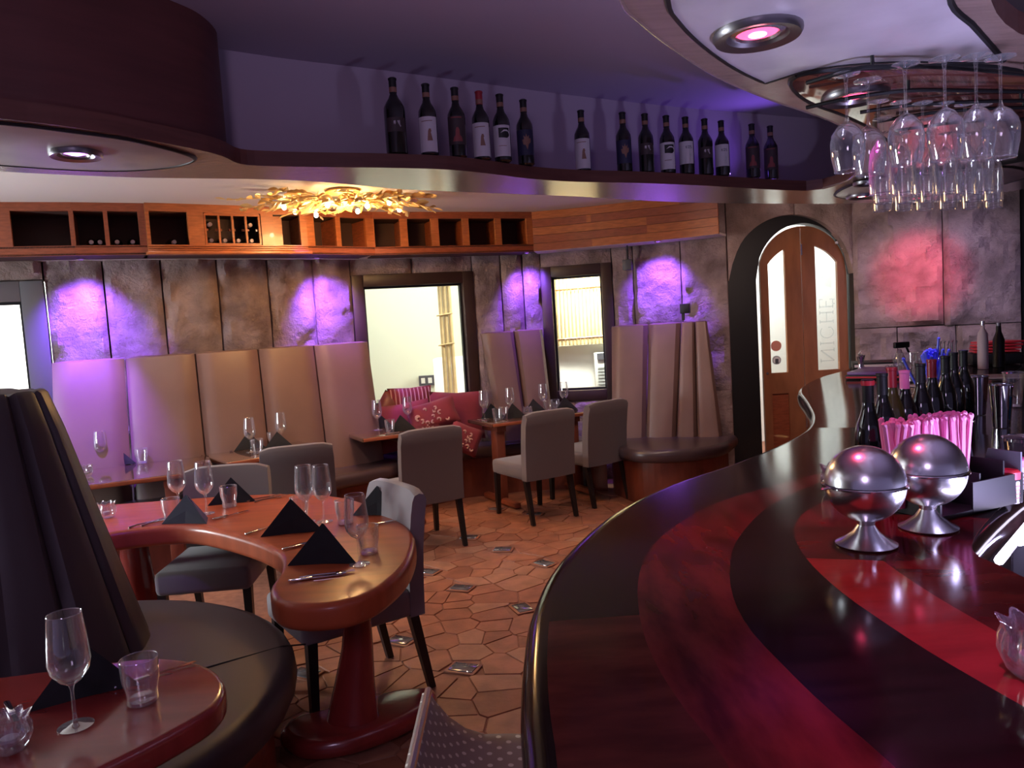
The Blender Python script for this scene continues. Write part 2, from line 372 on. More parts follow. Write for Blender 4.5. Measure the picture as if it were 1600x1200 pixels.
# stone walls
wall = empty('wall_back', kind='structure')
LINE = [(-4.6, 5.35), (-3.8, 5.72), (-2.56, 6.38), (-1.4, 7.28), (-.3, 7.66), (.336, 7.76), (1.12, 7.6), (2.1, 7.15)]
def stone_slab(p0, p1, z0, z1, parent, seed, m=None, relief=.06, low=None, res=.042, th=.1):
    p0, p1 = Vector(p0), Vector(p1); d = p1 - p0; L = d.length; t = d / L; n = Vector((t.y, -t.x))
    nx = max(3, int(L / res)); nz = max(4, int((z1 - z0) / res)); bm = bmesh.new(); g = []
    for j in range(nz + 1):
        row = []
        for i in range(nx + 1):
            u, v = i / nx, j / nz; x = u * L; zb = z0 if low is None else low(x); z = zb + (z1 - zb) * v
            q = Vector((x * 2.4 + seed * 7.1, z * 2.0, seed * 3.3))
            h = noise.noise(q) * .8 + noise.noise(q * 2.7) * .45 + noise.noise(q * 6.5) * .30 + noise.noise(q * 13) * .16
            h = .42 + h + .45 * (1 - abs(noise.noise(q * 3.3))) ** 5 - .3 * (1 - abs(noise.noise(q * 1.7 + Vector((5, 3, 1))))) ** 9; e = min(u * L, (1 - u) * L, v * (z1 - zb), (1 - v) * (z1 - zb)); e = min(1, max(0, e / .035)) ** .5
            off = (.012 + relief * max(h, 0)) * (.35 + .65 * e)
            jx = noise.noise(Vector((z * 5, seed, 1))) * .006 if 0 < i < nx else 0
            p = p0 + t * (x + jx) + n * off; row.append(bm.verts.new((p.x, p.y, z)))
        g.append(row)
    for j in range(nz):
        for i in range(nx): bm.faces.new((g[j][i], g[j][i + 1], g[j + 1][i + 1], g[j + 1][i]))
    rim = [g[0][i] for i in range(nx + 1)] + [g[j][nx] for j in range(1, nz + 1)] + [g[nz][i] for i in range(nx - 1, -1, -1)] + [g[j][0] for j in range(nz - 1, 0, -1)]
    bk = []
    for v in rim:
        a = Vector((v.co.x, v.co.y)); k = (a - p0).dot(n); a = a - n * (k + th); bk.append(bm.verts.new((a.x, a.y, v.co.z)))
    for i in range(len(rim)): bm.faces.new((rim[i], rim[(i + 1) % len(rim)], bk[(i + 1) % len(rim)], bk[i]))
    return link('stone_slab', bm, m or M['stone'], parent, smooth=True)
G = .006
def seg_slabs(pts, z0, z1, sd, parent=wall):
    for i, (a, b) in enumerate(zip(pts, pts[1:])):
        A, B = Vector(a), Vector(b); d = (B - A).normalized() * G
        stone_slab(A + d, B - d, z0, z1, parent, sd + i, M['stone'] if (i + sd) % 3 else M['stone2'])
seg_slabs([(-5.1, 5.12), (-4.5, 5.4), (-3.8, 5.72), (-3.495, 5.882)], 2.16, 2.34, 1)
seg_slabs([(-5.1, 5.12), (-4.5, 5.4), (-3.8, 5.72), (-3.495, 5.882)], 0, .82, 5)
seg_slabs([(-3.495, 5.882), (-3.141, 6.071), (-2.776, 6.265), (-2.412, 6.495), (-2.074, 6.757), (-1.746, 7.012), (-1.45, 7.241)], 0, 2.34, 7)
seg_slabs([(-1.45, 7.241), (-.9, 7.453), (-.33, 7.65)], 2.15, 2.34, 15)
seg_slabs([(-1.45, 7.241), (-.33, 7.65)], 0, .8, 18)
seg_slabs([(-.33, 7.65), (-.048, 7.70), (.17, 7.735), (.356, 7.756)], 0, 2.34, 20)
seg_slabs([(.356, 7.756), (1.05, 7.614)], 2.15, 2.34, 25); seg_slabs([(.356, 7.756), (1.05, 7.614)], 0, .8, 26)
seg_slabs([(1.05, 7.614), (1.25, 7.54), (1.67, 7.348)], 0, 2.34, 28)
seg_slabs([(1.67, 7.348), (2.06, 7.17)], .86, 2.66, 31); seg_slabs([(1.67, 7.348), (2.06, 7.17)], 0, .86, 33)
# over the arched door, three stones with the arch cut from their undersides
def arch(x):   # x along 2.06..3.2
    u = (x + 2.06 - 2.63) / .55; return 1.88 + .57 * math.sqrt(max(0, 1 - u * u)) if abs(u) < 1 else 1.88
for i, (a, b) in enumerate([(2.06, 2.68), (2.68, 3.2)]):
    stone_slab((a + .004, 7.17 - (a - 2.06) * .05), (b - .004, 7.17 - (b - 2.06) * .05), 2.4, 2.66, wall, 40 + i, M['stone2'], low=lambda x, a=a: arch(x + a - 2.06), res=.04, relief=.035)
for a, b, z0, z1 in [(-4.6, -3.5, 2.34, 2.66), (-3.5, 2.06, 2.34, 2.66)]: pass
wallstrip('wall_core', [(x, y + .11) for x, y in LINE[:3]][:2], 0, .8, M['mortar'], wall, .1)
wallstrip('wall_core', [(x, y + .1) for x, y in LINE], 2.16, 2.66, M['mortar'], wall, .12)
wallstrip('wall_core', [(-3.49, 5.98), (-2.56, 6.48), (-1.46, 7.33)], 0, 2.3, M['mortar'], wall, .1)
wallstrip('wall_core', [(-.32, 7.75), (.34, 7.85)], 0, 2.3, M['mortar'], wall, .1)
wallstrip('wall_core', [(1.06, 7.71), (2.08, 7.25)], 0, 2.66, M['mortar'], wall, .1)
wr = empty('wall_right', kind='structure')
RA, RB = Vector((3.2, 7.12)), Vector((4.4, 6.5))
def rl(t): return RA.lerp(RB, t)
for i, (a, b, z0, z1) in enumerate([(0, .535, 1.37, 2.66), (.535, .96, 1.36, 2.66), (0, .26, .75, 1.362), (.26, .6, .75, 1.358), (.6, .96, .75, 1.352)]):
    stone_slab(rl(a) + (RB - RA) * .003, rl(b) - (RB - RA) * .003, z0, z1, wr, 50 + i * 3, M['stone'] if i % 2 else M['stone2'], relief=.10)
wallstrip('wall_core', [(3.2, 7.2), (4.4, 6.58)], 0, 2.66, M['mortar'], wr, .1)
box('wall_side', (5.6, 3.2, 1.33), (.1, 9.5, 2.72), M['drum'])['kind'] = 'structure'
box('wall_left', (-5.2, 2, 1.33), (.1, 8, 2.72), M['stone'])['kind'] = 'structure'
# black column at the right edge, behind the bar
box('trim_1', (4.42, 6.38, 1.35), (.12, .3, 2.68), M['black'])['kind'] = 'structure'

# windows
def window(n, p0, p1, z0, z1, fw, m, depth=.14):
    p0, p1 = Vector(p0), Vector(p1); L = (p1 - p0).length; ang = math.atan2(p1.y - p0.y, p1.x - p0.x)
    w = empty('window_%d' % n, (p0.x, p0.y, 0), ang, kind='structure'); y = depth / 2 - .045
    for nm, c, s in [('window_frame', (fw / 2, y, (z0 + z1) / 2), (fw, depth, z1 - z0)), ('window_frame', (L - fw / 2, y, (z0 + z1) / 2), (fw, depth, z1 - z0)),
                     ('window_frame', (L / 2, y, z1 - fw / 2), (L - 2 * fw, depth, fw)), ('window_frame', (L / 2, y, z0 + fw / 2), (L - 2 * fw, depth, fw))]:
        box(nm, c, s, m, w, bevel=.006)
    for c, s in [((fw + .01, y + .02, (z0 + z1) / 2), (.02, .05, z1 - z0 - 2 * fw)), ((L - fw - .01, y + .02, (z0 + z1) / 2), (.02, .05, z1 - z0 - 2 * fw)),
                 ((L / 2, y + .02, z1 - fw - .01), (L - 2 * fw - .04, .05, .02)), ((L / 2, y + .02, z0 + fw + .01), (L - 2 * fw - .04, .05, .02))]:
        box('glazing_bead', c, s, M['black'], w)
    box('window_pane', (L / 2, y + .02, (z0 + z1) / 2), (L - 2 * fw - .02, .006, z1 - z0 - 2 * fw - .02), M['pane'], w)
    return w
window(1, (-5.05, 5.14), (-3.50, 5.88), .82, 2.15, .15, M['gframe'])
window(2, (-1.45, 7.25), (-.33, 7.655), .8, 2.15, .11, M['wframe'])
window(3, (.356, 7.76), (1.05, 7.62), .8, 2.15, .105, M['wframe'])

# passage outside
pas = empty('wall_passage', kind='structure')
box('passage_wall', (-1.2, 10.0, 1.5), (5.5, .1, 3.2), M['outw'], pas)
box('passage_wall', (-6.2, 8.7, 1.5), (7.2, .1, 3.2), M['outw2'], pas)
box('passage_wall', (3.3, 9.3, 1.5), (3.0, .1, 3.2), M['outw2'], pas)
box('passage_ceiling', (-.5, 9.2, 3.1), (10, 2.4, .05), M['outw2'], pas)
o = box('white_cabinet', (-.72, 9.40, .62), (.42, .40, 1.26), M['outw2'], bevel=.01); tag(o, 'plain white cabinet outside the large window at its lower right', 'cabinet')
b = empty('bamboo_screen', (-.70, 8.6, 0), 0, 'bundle of bamboo poles outside the right side of the large window', 'screen')
for i in range(3):
    tube('bamboo_pole', [(i * .05 - .04, 0, z) for z in (0.8, 1.2, 1.6, 2.0, 2.4, 2.8)], .024, M['bamboo'], b)
for z in (1.42, 1.75, 2.08): tube('binding', [(-.09, -.03, z), (.09, -.035, z + .02)], .008, M['bamboo'], b)
b = empty('bamboo_blind', (.85, 8.62, 0), R(-6), 'yellow bamboo slat blind hanging outside the narrow window', 'blind')
for i in range(30):
    tube('slat', [(-.62 + i * .042, 0, 1.33), (-.62 + i * .042 + .01, 0, 2.75)], .016, M['bamboo'], b, n=6)
box('added_backing', (0, .03, 2.04), (1.3, .01, 1.42), M['bamboo'], b)  # board added to lighten the dark gaps between the slats
for z in (1.4, 1.95): tube('binding', [(-.62, -.02, z), (.62, -.02, z + .02)], .007, M['cab'], b, n=6)
box('passage_wall', (1.0, 8.85, .66), (1.6, .12, 1.32), M['outw2'], pas)
ac = empty('air_conditioner', (1.15, 8.62, .78), R(-4), 'white air conditioner unit with louvres outside the narrow window', 'appliance')
box('casing', (0, 0, .2), (.42, .2, .5), M['aircon'], ac, bevel=.01)
box('control_panel', (0, -.11, .41), (.36, .02, .07), M['grey'], ac)
for i in range(9): box('louvre', (0, -.11, .0 + i * .036), (.36, .012, .016), M['text'], ac)
so = empty('wall_socket', (-1.10, 9.93, .95), 0, 'small double wall socket on the bright wall beyond the large window', 'socket')
box('plate', (0, 0, 0), (.2, .02, .13), M['grey'], so); [box('socket_face', (s, -.012, 0), (.05, .01, .07), M['outw2'], so) for s in (-.045, .045)]

# arched double door
door = empty('door_1', (0, 0, 0), kind='structure')
DX0, DX1, DY = 2.31, 3.14, 7.12
def darch(x, x0=DX0, x1=DX1, zs=1.88, rise=.46):
    u = (x - (x0 + x1) / 2) / ((x1 - x0) / 2); return zs + rise * math.sqrt(max(0, 1 - u * u))
def xz_prism(name, pts, y0, y1, m, parent):
    bm = bmesh.new(); a = [bm.verts.new((p[0], y0, p[1])) for p in pts]; b = [bm.verts.new((p[0], y1, p[1])) for p in pts]; n = len(pts)
    bm.faces.new(a); bm.faces.new(b[::-1])
    for i in range(n): bm.faces.new((a[i], a[(i + 1) % n], b[(i + 1) % n], b[i]))
    return link(name, bm, m, parent, smooth=False)
N = 24
xo = [1.98 + (3.26 - 1.98) * i / N for i in range(N + 1)]; xi = [2.275 + (3.155 - 2.275) * i / N for i in range(N + 1)]
outer = [(1.98, 0)] + [(x, darch(x, 1.98, 3.26, 1.86, .70)) for x in xo] + [(3.26, 0)]
inner = [(2.275, 0)] + [(x, darch(x, 2.275, 3.155, 1.86, .50)) for x in xi] + [(3.155, 0)]
bm = bmesh.new(); Y0, Y1 = 7.05, 7.2
R4 = [[bm.verts.new((p[0], y, p[1])) for p in q] for q, y in ((outer, Y0), (inner, Y0), (inner, Y1), (outer, Y1))]
for k in range(4):
    for i in range(len(outer) - 1): bm.faces.new((R4[k][i], R4[k][i + 1], R4[(k + 1) % 4][i + 1], R4[(k + 1) % 4][i]))
link('door_frame', bm, M['black'], door, smooth=False)
def leaf(x0, x1, gx0, gx1, first):
    lf = empty('door_leaf'); lf.parent = door; y0, y1 = DY - .02, DY + .02
    n = 12; X = [x0 + (x1 - x0) * i / n for i in range(n + 1)]; GX = [gx0 + (gx1 - gx0) * i / n for i in range(n + 1)]
    gz = lambda x: darch(x) - .17
    zb = .98
    xz_prism('stile', [(x0, .02), (x0, darch(x0 + 1e-4))] + [(x, darch(x)) for x in [x0 + (gx0 - x0) * k / 4 for k in range(1, 5)]] + [(gx0, .02)], y0, y1, M['doorw'], lf)
    xz_prism('stile', [(gx1, .02)] + [(x, darch(x)) for x in [gx1 + (x1 - gx1) * k / 4 for k in range(0, 5)]] + [(x1, .02)], y0, y1, M['doorw'], lf)
    xz_prism('top_rail', [(x, gz(x)) for x in GX] + [(x, darch(x)) for x in GX[::-1]], y0, y1, M['doorw'], lf)
    box('middle_rail', ((gx0 + gx1) / 2, DY, .88), (gx1 - gx0, .04, .2), M['doorw'], lf); box('bottom_rail', ((gx0 + gx1) / 2, DY, .14), (gx1 - gx0, .04, .24), M['doorw'], lf)
    box('lower_panel', ((gx0 + gx1) / 2, DY + .006, .52), (gx1 - gx0, .02, .52), M['cab2'], lf)
    xz_prism('door_glass', [(gx0, zb)] + [(x, gz(x)) for x in GX] + [(gx1, zb)], DY - .002, DY + .002, M['pane'], lf)
    return lf
L1 = leaf(2.33, 2.715, 2.405, 2.565, True); L2 = leaf(2.722, 3.14, 2.85, 3.055, False)
for c in L1.children[:]: pass
box('hinge', (2.7185, DY - .03, 2.12), (.014, .02, .1), M['steel'], door); box('hinge', (2.7185, DY - .03, .5), (.014, .02, .1), M['steel'], door)
def ydisc(name, c, r, m, parent, rx=None, th=.004):
    return lathe(name, [(0, 0), (r, 0), (r, th), (0, th)], m, parent, 20, c, Matrix.Rotation(R(90), 3, 'X'))
ydisc('round_sticker', (2.462, DY - .006, 1.235), .05, M['orange'], L1)
ydisc('oval_sticker', (2.462, DY - .006, 1.10), .042, M['text'], L1); ydisc('oval_sticker', (2.462, DY - .009, 1.10), .032, M['outw2'], L1)
box('padlock_print', (2.462, DY - .014, 1.09), (.03, .002, .045), M['grey'], L1)
ydisc('lock', (2.365, DY - .022, .98), .012, M['steel'], L1)
# etched lettering NICHE, read upwards and reversed from inside
def letters(parent):
    bm = bmesh.new(); u = .0205
    def bar(x0, y0, x1, y1, w):   # in letter space (x along reading, y letter height)
        d = Vector((x1 - x0, y1 - y0)); l = d.length; n = Vector((-d.y, d.x)) / l * w / 2
        q = [Vector((x0, y0)) + n, Vector((x1, y1)) + n, Vector((x1, y1)) - n, Vector((x0, y0)) - n]
        # up the pane: reading direction -> +z ; letter top -> +x (reversed)
        vv = [bm.verts.new((2.885 + p.y, DY - .006, 1.065 + p.x)) for p in q]; bm.faces.new(vv)
    H = .125; t = .014; f = .009
    def serif(x, w=.034): bar(x - w / 2, 0, x + w / 2, 0, f); bar(x - w / 2, H, x + w / 2, H, f)
    x = .0
    bar(x, 0, x, H, f); bar(x, H, x + .10, 0, t); bar(x + .10, 0, x + .10, H, f); bar(x - .015, 0, x + .02, 0, f); bar(x + .085, H, x + .12, H, f)
    x = .165; bar(x, 0, x, H, t); serif(x)
    x = .27; P = [(x + .055 * math.cos(a), H / 2 + H / 2 * math.sin(a)) for a in [R(45 + 27 * i) for i in range(11)]]
    for a, b in zip(P, P[1:]): bar(*a, *b, .008)
    bar(x + .045, H * .85, x + .045, H * .6, f)
    x = .37; bar(x, 0, x, H, t); bar(x + .085, 0, x + .085, H, t); bar(x, H / 2, x + .085, H / 2, f); serif(x); serif(x + .085)
    x = .51; bar(x, 0, x, H, t); bar(x, 0, x + .07, 0, f); bar(x, H / 2, x + .055, H / 2, f); bar(x, H, x + .07, H, f); bar(x + .07, 0, x + .07, .03, f); bar(x + .07, H, x + .07, H - .03, f); serif(x, .03)
    for xx in (.53, .57): bar(xx, H + .012, xx + .012, H + .012, .012)
    link('etched_name', bm, M['etch'], parent, smooth=False)
    bm = bmesh.new()
    for q in ([(2.93, 1.86), (2.90, 1.88), (2.89, 1.97), (2.885, 1.87), (2.895, 1.80)], [(2.91, 1.78), (2.98, 1.95), (3.0, 1.98), (2.92, 1.98)], [(2.925, 1.775), (3.0, 1.75), (3.02, 1.97)]):
        bm.faces.new([bm.verts.new((a, DY - .006, b)) for a, b in q])
    link('etched_emblem', bm, M['etch'], parent, smooth=False)
letters(L2)
door.location = (.055, .15, .012)
cl = empty('door_closer', (3.09, 7.06, 2.14), 0); cl.parent = door
box('closer_arm', (0, 0, .03), (.12, .03, .02), M['black'], cl, rot=Matrix.Rotation(R(25), 3, 'Y'))
for dx, dz in ((-.06, .02), (.0, -.03)): box('closer_tip', (dx, -.02, dz), (.02, .02, .02), M['white'], cl)
# threshold floor light beyond the gap belongs to the passage

# ---------------------------------------------------------------- bulkhead with bottle ledge, left drum and bar canopy
ZU = 2.24
bulk = empty('bulkhead', kind='structure')
front = [(-2.3, 1.35), (-1.75, 1.72), (-1.336, 2.129), (-1.224, 2.236), (-1.115, 2.383), (-.999, 2.575), (-.949, 2.70), (-.93, 2.84), (-.835, 2.905), (-.676, 2.969), (-.446, 3.051), (-.205, 3.162), (-.026, 3.31), (.142, 3.47), (.353, 3.611), (.674, 3.751), (1.03, 3.941), (1.44, 4.195), (1.70, 4.33)]
can_out = [(1.78, 4.30), (1.82, 4.1), (1.75, 3.80), (1.60, 3.42), (1.397, 3.038), (1.177, 2.751), (.838, 2.411), (.611, 2.155), (.435, 1.905), (.328, 1.732), (.268, 1.607), (.17, 1.2), (.12, .5)]
can_in = [(1.0, .5), (.99, 1.2), (.99, 1.5), (1.06, 1.68), (1.30, 1.95), (1.75, 2.25), (2.3, 2.7), (2.8, 3.5), (3.3, 4.4), (3.1, 5.0), (2.6, 5.05)]
back = [(2.1, 4.95), (1.627, 4.749), (1.186, 4.552), (.768, 4.3), (.39, 4.033), (.058, 3.834), (-.243, 3.655), (-.462, 3.51), (-.743, 3.247), (-.96, 3.12), (-1.18, 3.03), (-1.39, 2.94), (-1.73, 2.727), (-2.2, 2.35), (-2.6, 1.9)]
F1 = spline(front, 4); CO = spline(can_out, 4); CI = spline(can_in, 4); BK = spline(back, 4)
allp = [(p.x, p.y) for p in F1 + CO + CI + BK]
def under_slab(poly):
    bm = bmesh.new(); a = [bm.verts.new((p[0], p[1], ZU)) for p in poly]; b = [bm.verts.new((p[0], p[1], ZU + .055)) for p in poly]; n = len(poly)
    f0 = bm.faces.new(a); f1 = bm.faces.new(b[::-1]); f1.material_index = 1
    for i in range(n): bm.faces.new((a[i], a[(i + 1) % n], b[(i + 1) % n], b[i])).material_index = 1
    return link('wavy_ledge', bm, [M['soffit'], M['fascia']], bulk, smooth=False)
under_slab(allp)
WF = spline(WALLF[2:], 4)
wallstrip('bulkhead_wall', WF, ZU + .05, 2.73, M['ceil'], bulk, .08)
drum = spline([(-2.35, 1.45), (-1.78, 1.80), (-1.37, 2.17), (-1.25, 2.28), (-1.14, 2.42), (-1.03, 2.60), (-.985, 2.72), (-.99, 2.88), (-1.06, 3.02)], 5)
wallstrip('drum_wall', drum, ZU + .05, 2.73, M['drum'], bulk, .05)
tube('edge_bead', [(p.x, p.y, ZU + .004) for p in CO], .006, M['soffit'], bulk)
# panels let into the undersides, each edged by a dark groove
def inset(poly, m, z=ZU, gname='groove'):
    slab('soffit_panel', poly, z - .006, z + .002, .002, m, bulk, 2)
    tube(gname, [(p[0], p[1], z - .001) for p in poly] + [(poly[0][0], poly[0][1], z - .001)], .008, M['black'], bulk, 6)
inset([(p.x, p.y) for p in spline([(-2.0, 1.75), (-1.62, 1.98), (-1.347, 2.17), (-1.235, 2.28), (-1.125, 2.41), (-1.045, 2.62), (-1.06, 2.73), (-1.215, 2.81), (-1.43, 2.78), (-1.70, 2.58), (-2.1, 2.2)], 4, True)], M['panel'])
g1 = [(.20, .5), (.27, 1.2), (.361, 1.60), (.411, 1.727), (.51, 1.897), (.642, 2.082), (.767, 2.225)]; g2 = [(.842, 2.13), (.95, 2.10), (1.10, 2.105), (1.3, 2.15), (1.40, 2.16)]; g3 = [(1.13, 1.86), (1.0, 1.72), (.93, 1.55), (.92, 1.2), (.92, .5)]
inset([(p.x, p.y) for p in spline(g1, 4) + spline(g2, 4) + spline(g3, 4)], M['panel'])
inset([(p.x, p.y) for p in spline([(.84, 2.18), (1.1, 2.16), (1.5, 2.26), (2.2, 2.85), (2.6, 3.6), (2.2, 4.0), (1.9, 3.7), (1.68, 3.3), (1.43, 2.95), (1.2, 2.68), (.95, 2.42)], 5, True)], M['rackwood'])
inset([(p.x, p.y) for p in spline([(1.95, 4.0), (2.5, 3.9), (2.9, 4.3), (2.8, 4.75), (2.3, 4.8), (1.95, 4.55)], 5, True)], M['panel'])
# glimpse of the dark service void beyond the canopy
box('void_post', (1.42, 1.98, 2.5), (.02, .02, .4), M['dsteel'], bulk)

# downlights
def downlight(x, y, r, bulb, label, tilt=0):
    d = empty('downlight', (x, y, ZU - .006), 0, label, 'light')
    lathe('trim_ring', [(r * .62, .0), (r * .7, -.012), (r * .95, -.017), (r, -.008), (r, 0)], M['dsteel'], d, 32)
    lathe('baffle', [(r * .62, -.004), (r * .5, -.009), (r * .46, -.002)], M['steel'], d, 24)
    if bulb in (M['redbulb'], M['violetbulb']): lathe('led_core', [(r * .2, -.0085), (0, -.011)], M['hot'] if bulb is M['redbulb'] else M['led'], d, 14)
    lathe('lens', [(r * .46, -.003), (r * .3, -.007), (0, -.008)], bulb, d, 20)
    return d
downlight(.611, 1.813, .100, M['redbulb'], 'largest round recessed downlight with red lens, over the near bar end')
downlight(1.10, 2.40, .098, M['redbulb'], 'round recessed downlight glowing red just before the hanging glasses')
downlight(1.93, 4.10, .07, M['dsteel'], 'unlit recessed downlight behind the hanging glasses, upper of the far group')
downlight(2.13, 4.60, .085, M['redbulb'], 'red lit recessed downlight at the far tip of the canopy, below the unlit one')
downlight(2.66, 5.0, .07, M['redbulb'], 'farthest small red downlight below the rear hanging glasses, near stone wall')
downlight(-1.345, 2.508, .078, M['violetbulb'], 'violet lit eyeball downlight in the grey oval panel at far left')

# glass rack rails
rk = empty('glass_rack', (0, 0, 0), 0, 'curved dark metal rails of the hanging wine glass rack', 'rack')
RAILS = [[(.85, 2.14), (.93, 2.05), (1.0, 2.035), (1.2, 2.08), (1.48, 2.19), (1.95, 2.38)], [(.95, 2.40), (1.05, 2.32), (1.2, 2.28), (1.4, 2.32), (1.6, 2.37), (2.1, 2.5)], [(1.16, 2.50), (1.28, 2.45), (1.45, 2.45), (1.66, 2.48), (2.2, 2.6)], [(1.28, 2.64), (1.45, 2.56), (1.73, 2.57), (2.25, 2.7)], [(1.42, 2.80), (1.60, 2.72), (1.85, 2.74), (2.3, 2.85)]]
for rl_ in RAILS: tube('rail', [(p.x, p.y, 2.205) for p in spline(rl_, 5)], .006, M['black'], rk)
for x, y in [(.98, 2.036), (1.48, 2.19), (1.2, 2.28), (1.66, 2.48), (1.73, 2.57), (1.85, 2.74)]: tube('hanger', [(x, y, 2.205), (x, y, 2.236)], .005, M['black'], rk)

# ---------------------------------------------------------------- wine cabinets along the wall head
def lerp2(A, B, t): return (A[0] + (B[0] - A[0]) * t, A[1] + (B[1] - A[1]) * t)
ZB, ZT = 2.285, 2.66
CABN = 0
bottle_spots = []
def cabinet(A, B, stiles, label, mf, mr, prot=0, grid=None, extra=None):
    """stiles: list of (t0,t1) solid uprights, openings lie between them"""
    A, B = Vector(A), Vector(B); L = (B - A).length; ang = math.atan2(B.y - A.y, B.x - A.x)
    c = empty('wine_cabinet', (A.x, A.y, 0), ang, label, 'cabinet'); D = .3; y0 = -prot
    box('top_rail', (L / 2, y0 + .015, ZT - .03), (L, .03, .06), mr, c)
    box('bottom_rail', (L / 2, y0 + .015, ZB + .035), (L, .03, .07), mr, c)
    if prot:
        box('cornice', (L / 2, y0 - .01, ZB + .006), (L + .03, .09, .024), mf, c, bevel=.005)
        for k in range(3): box('moulding', (L / 2, y0 - .004, ZB + .028 + k * .016), (L, .02, .009), mf, c, bevel=.003)
    for a, b in stiles: box('stile', ((a + b) / 2 * L, y0 + .014, (ZB + ZT) / 2 + .005), ((b - a) * L, .032, ZT - ZB - .13), mf, c)
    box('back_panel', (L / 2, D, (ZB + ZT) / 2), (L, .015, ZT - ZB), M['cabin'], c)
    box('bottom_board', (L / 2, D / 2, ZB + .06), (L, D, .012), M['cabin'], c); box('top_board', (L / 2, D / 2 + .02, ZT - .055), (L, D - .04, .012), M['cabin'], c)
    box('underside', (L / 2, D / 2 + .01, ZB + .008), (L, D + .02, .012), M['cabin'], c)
    for a, b in stiles: box('partition', ((a + b) / 2 * L, D / 2 + .02, (ZB + ZT) / 2), (min((b - a) * L * .6, .02), D - .05, ZT - ZB - .13), M['cab2'], c)
    if grid:
        g0, g1 = grid[0] * L, grid[1] * L; n = 4
        box('rack_frame', ((g0 + g1) / 2, y0 + .02, ZT - .07), (g1 - g0, .02, .02), mf, c); box('rack_frame', ((g0 + g1) / 2, y0 + .02, ZB + .075), (g1 - g0, .02, .018), mf, c)
        for k in range(n + 1):
            x = g0 + (g1 - g0) * k / n; box('rack_bar', (x, y0 + .02, (ZB + ZT) / 2 + .003), (.014, .022, .235), mf, c)
        for k in range(n):
            x = g0 + (g1 - g0) * (k + .5) / n
            for s in (-1, 1): box('bottle_rest', (x + s * .035, y0 + .05, (ZB + ZT) / 2 + .002), (.018, .03, .016), M['cab2'], c)
            for r_ in range(2):
                q = Matrix.Rotation(ang, 2); p = A + q @ Vector((x, y0 + .075)); bottle_spots.append((p.x, p.y, ZB + .112 + r_ * .125, ang, 'g%d%d' % (k, r_)))
    for t, tag_ in (extra or []):
        q = Matrix.Rotation(ang, 2); p = A + q @ Vector((t * L, .09)); bottle_spots.append((p.x, p.y, ZB + .104, ang, tag_))
    return c
cabinet((-4.3, 5.05), (-3.05, 5.55), [(0, .1), (.47, .52), (.80, .87)][:0] + [(0, .04), (.32, .37), (.70, .76)][:0] + [(0, .03), (.60, .72), (.985, 1)], 'dark leftmost wine cabinet cut off by the left picture edge', M['cab2'], M['cab2'])
cabinet((-3.05, 5.55), (-2.63, 5.76), [(0, .02), (.42, .48), (.90, 1)], 'two-bay reddish wine cabinet with bottles, left of the lit bottle grid', M['cab2'], M['cab2'], extra=[(.22, 'two bay cabinet, left of its pair'), (.34, 'two bay cabinet, second in its left bay'), (.58, 'two bay cabinet, left in its right bay'), (.80, 'two bay cabinet, rightmost')])
cabinet((-2.63, 5.76), (-1.62, 6.42), [(0, .02), (.24, .335), (.695, .775), (.955, 1)], 'brightly lit orange wine cabinet with four-column bottle grid and stepped cornice', M['cab'], M['cab'], prot=.03, grid=(.345, .685), extra=[(.17, 'large open bay left of the bottle grid')])
cabinet((-1.62, 6.42), (-1.13, 6.83), [(0, .12), (.43, .5), (.88, 1)], 'two-bay open cherry cabinet just right of the lit bottle grid', M['cab'], M['cab2'], prot=0)
cabinet((-1.13, 6.83), (.287, 7.42), [(-.005, .005), (.155, .2), (.345, .39), (.54, .58), (.75, .79), (.96, 1)], 'five-bay empty cherry cabinet between chandelier and curved wooden soffit', M['cab'], M['cab2'])
# sliding door board half covering a bay
o = box('cabinet_panel', (-1.84, 6.335, 2.475), (.10, .012, .24), M['cab'], None, rz=R(33)); tag(o, 'loose orange wooden board standing in the bay right of the bottle grid', 'board')
# curved boarded soffit on the right
cs = empty('trim_2', kind='structure')
CUR = spline([(.287, 7.42), (.62, 7.36), (1.05, 7.22), (1.6, 7.02), (1.90, 6.84)], 8)
CR = resample(CUR, 41); rs2 = random.Random(3)
for k in range(5):
    z0 = ZB + .0 + k * .075; cuts = [0] + sorted(rs2.sample(range(6, 35), 2)) + [40]
    for a, b in zip(cuts, cuts[1:]):
        wallstrip('soffit_board', CR[a:b + 1], z0 + .0015, z0 + .0735, rs2.choice([M['cab'], M['cab'], M['cab2']]), cs, .02)
prism('soffit_underside', [(p.x, p.y + .012) for p in CR] + [(2.04, 7.1), (1.12, 7.56), (.336, 7.72)], ZB, ZB + .02, M['ceil2'], cs)
# plaster underside behind the cabinets down to the wall
prism('soffit_underside', [(-4.3, 5.35), (-3.05, 5.82), (-2.63, 6.02), (-1.7, 6.6), (-1.2, 7.0), (.2, 7.65), (.3, 7.8), (-1.4, 7.35), (-2.56, 6.45), (-3.8, 5.8), (-4.6, 5.4)], ZB + .01, ZB + .03, M['ceil2'], cs)
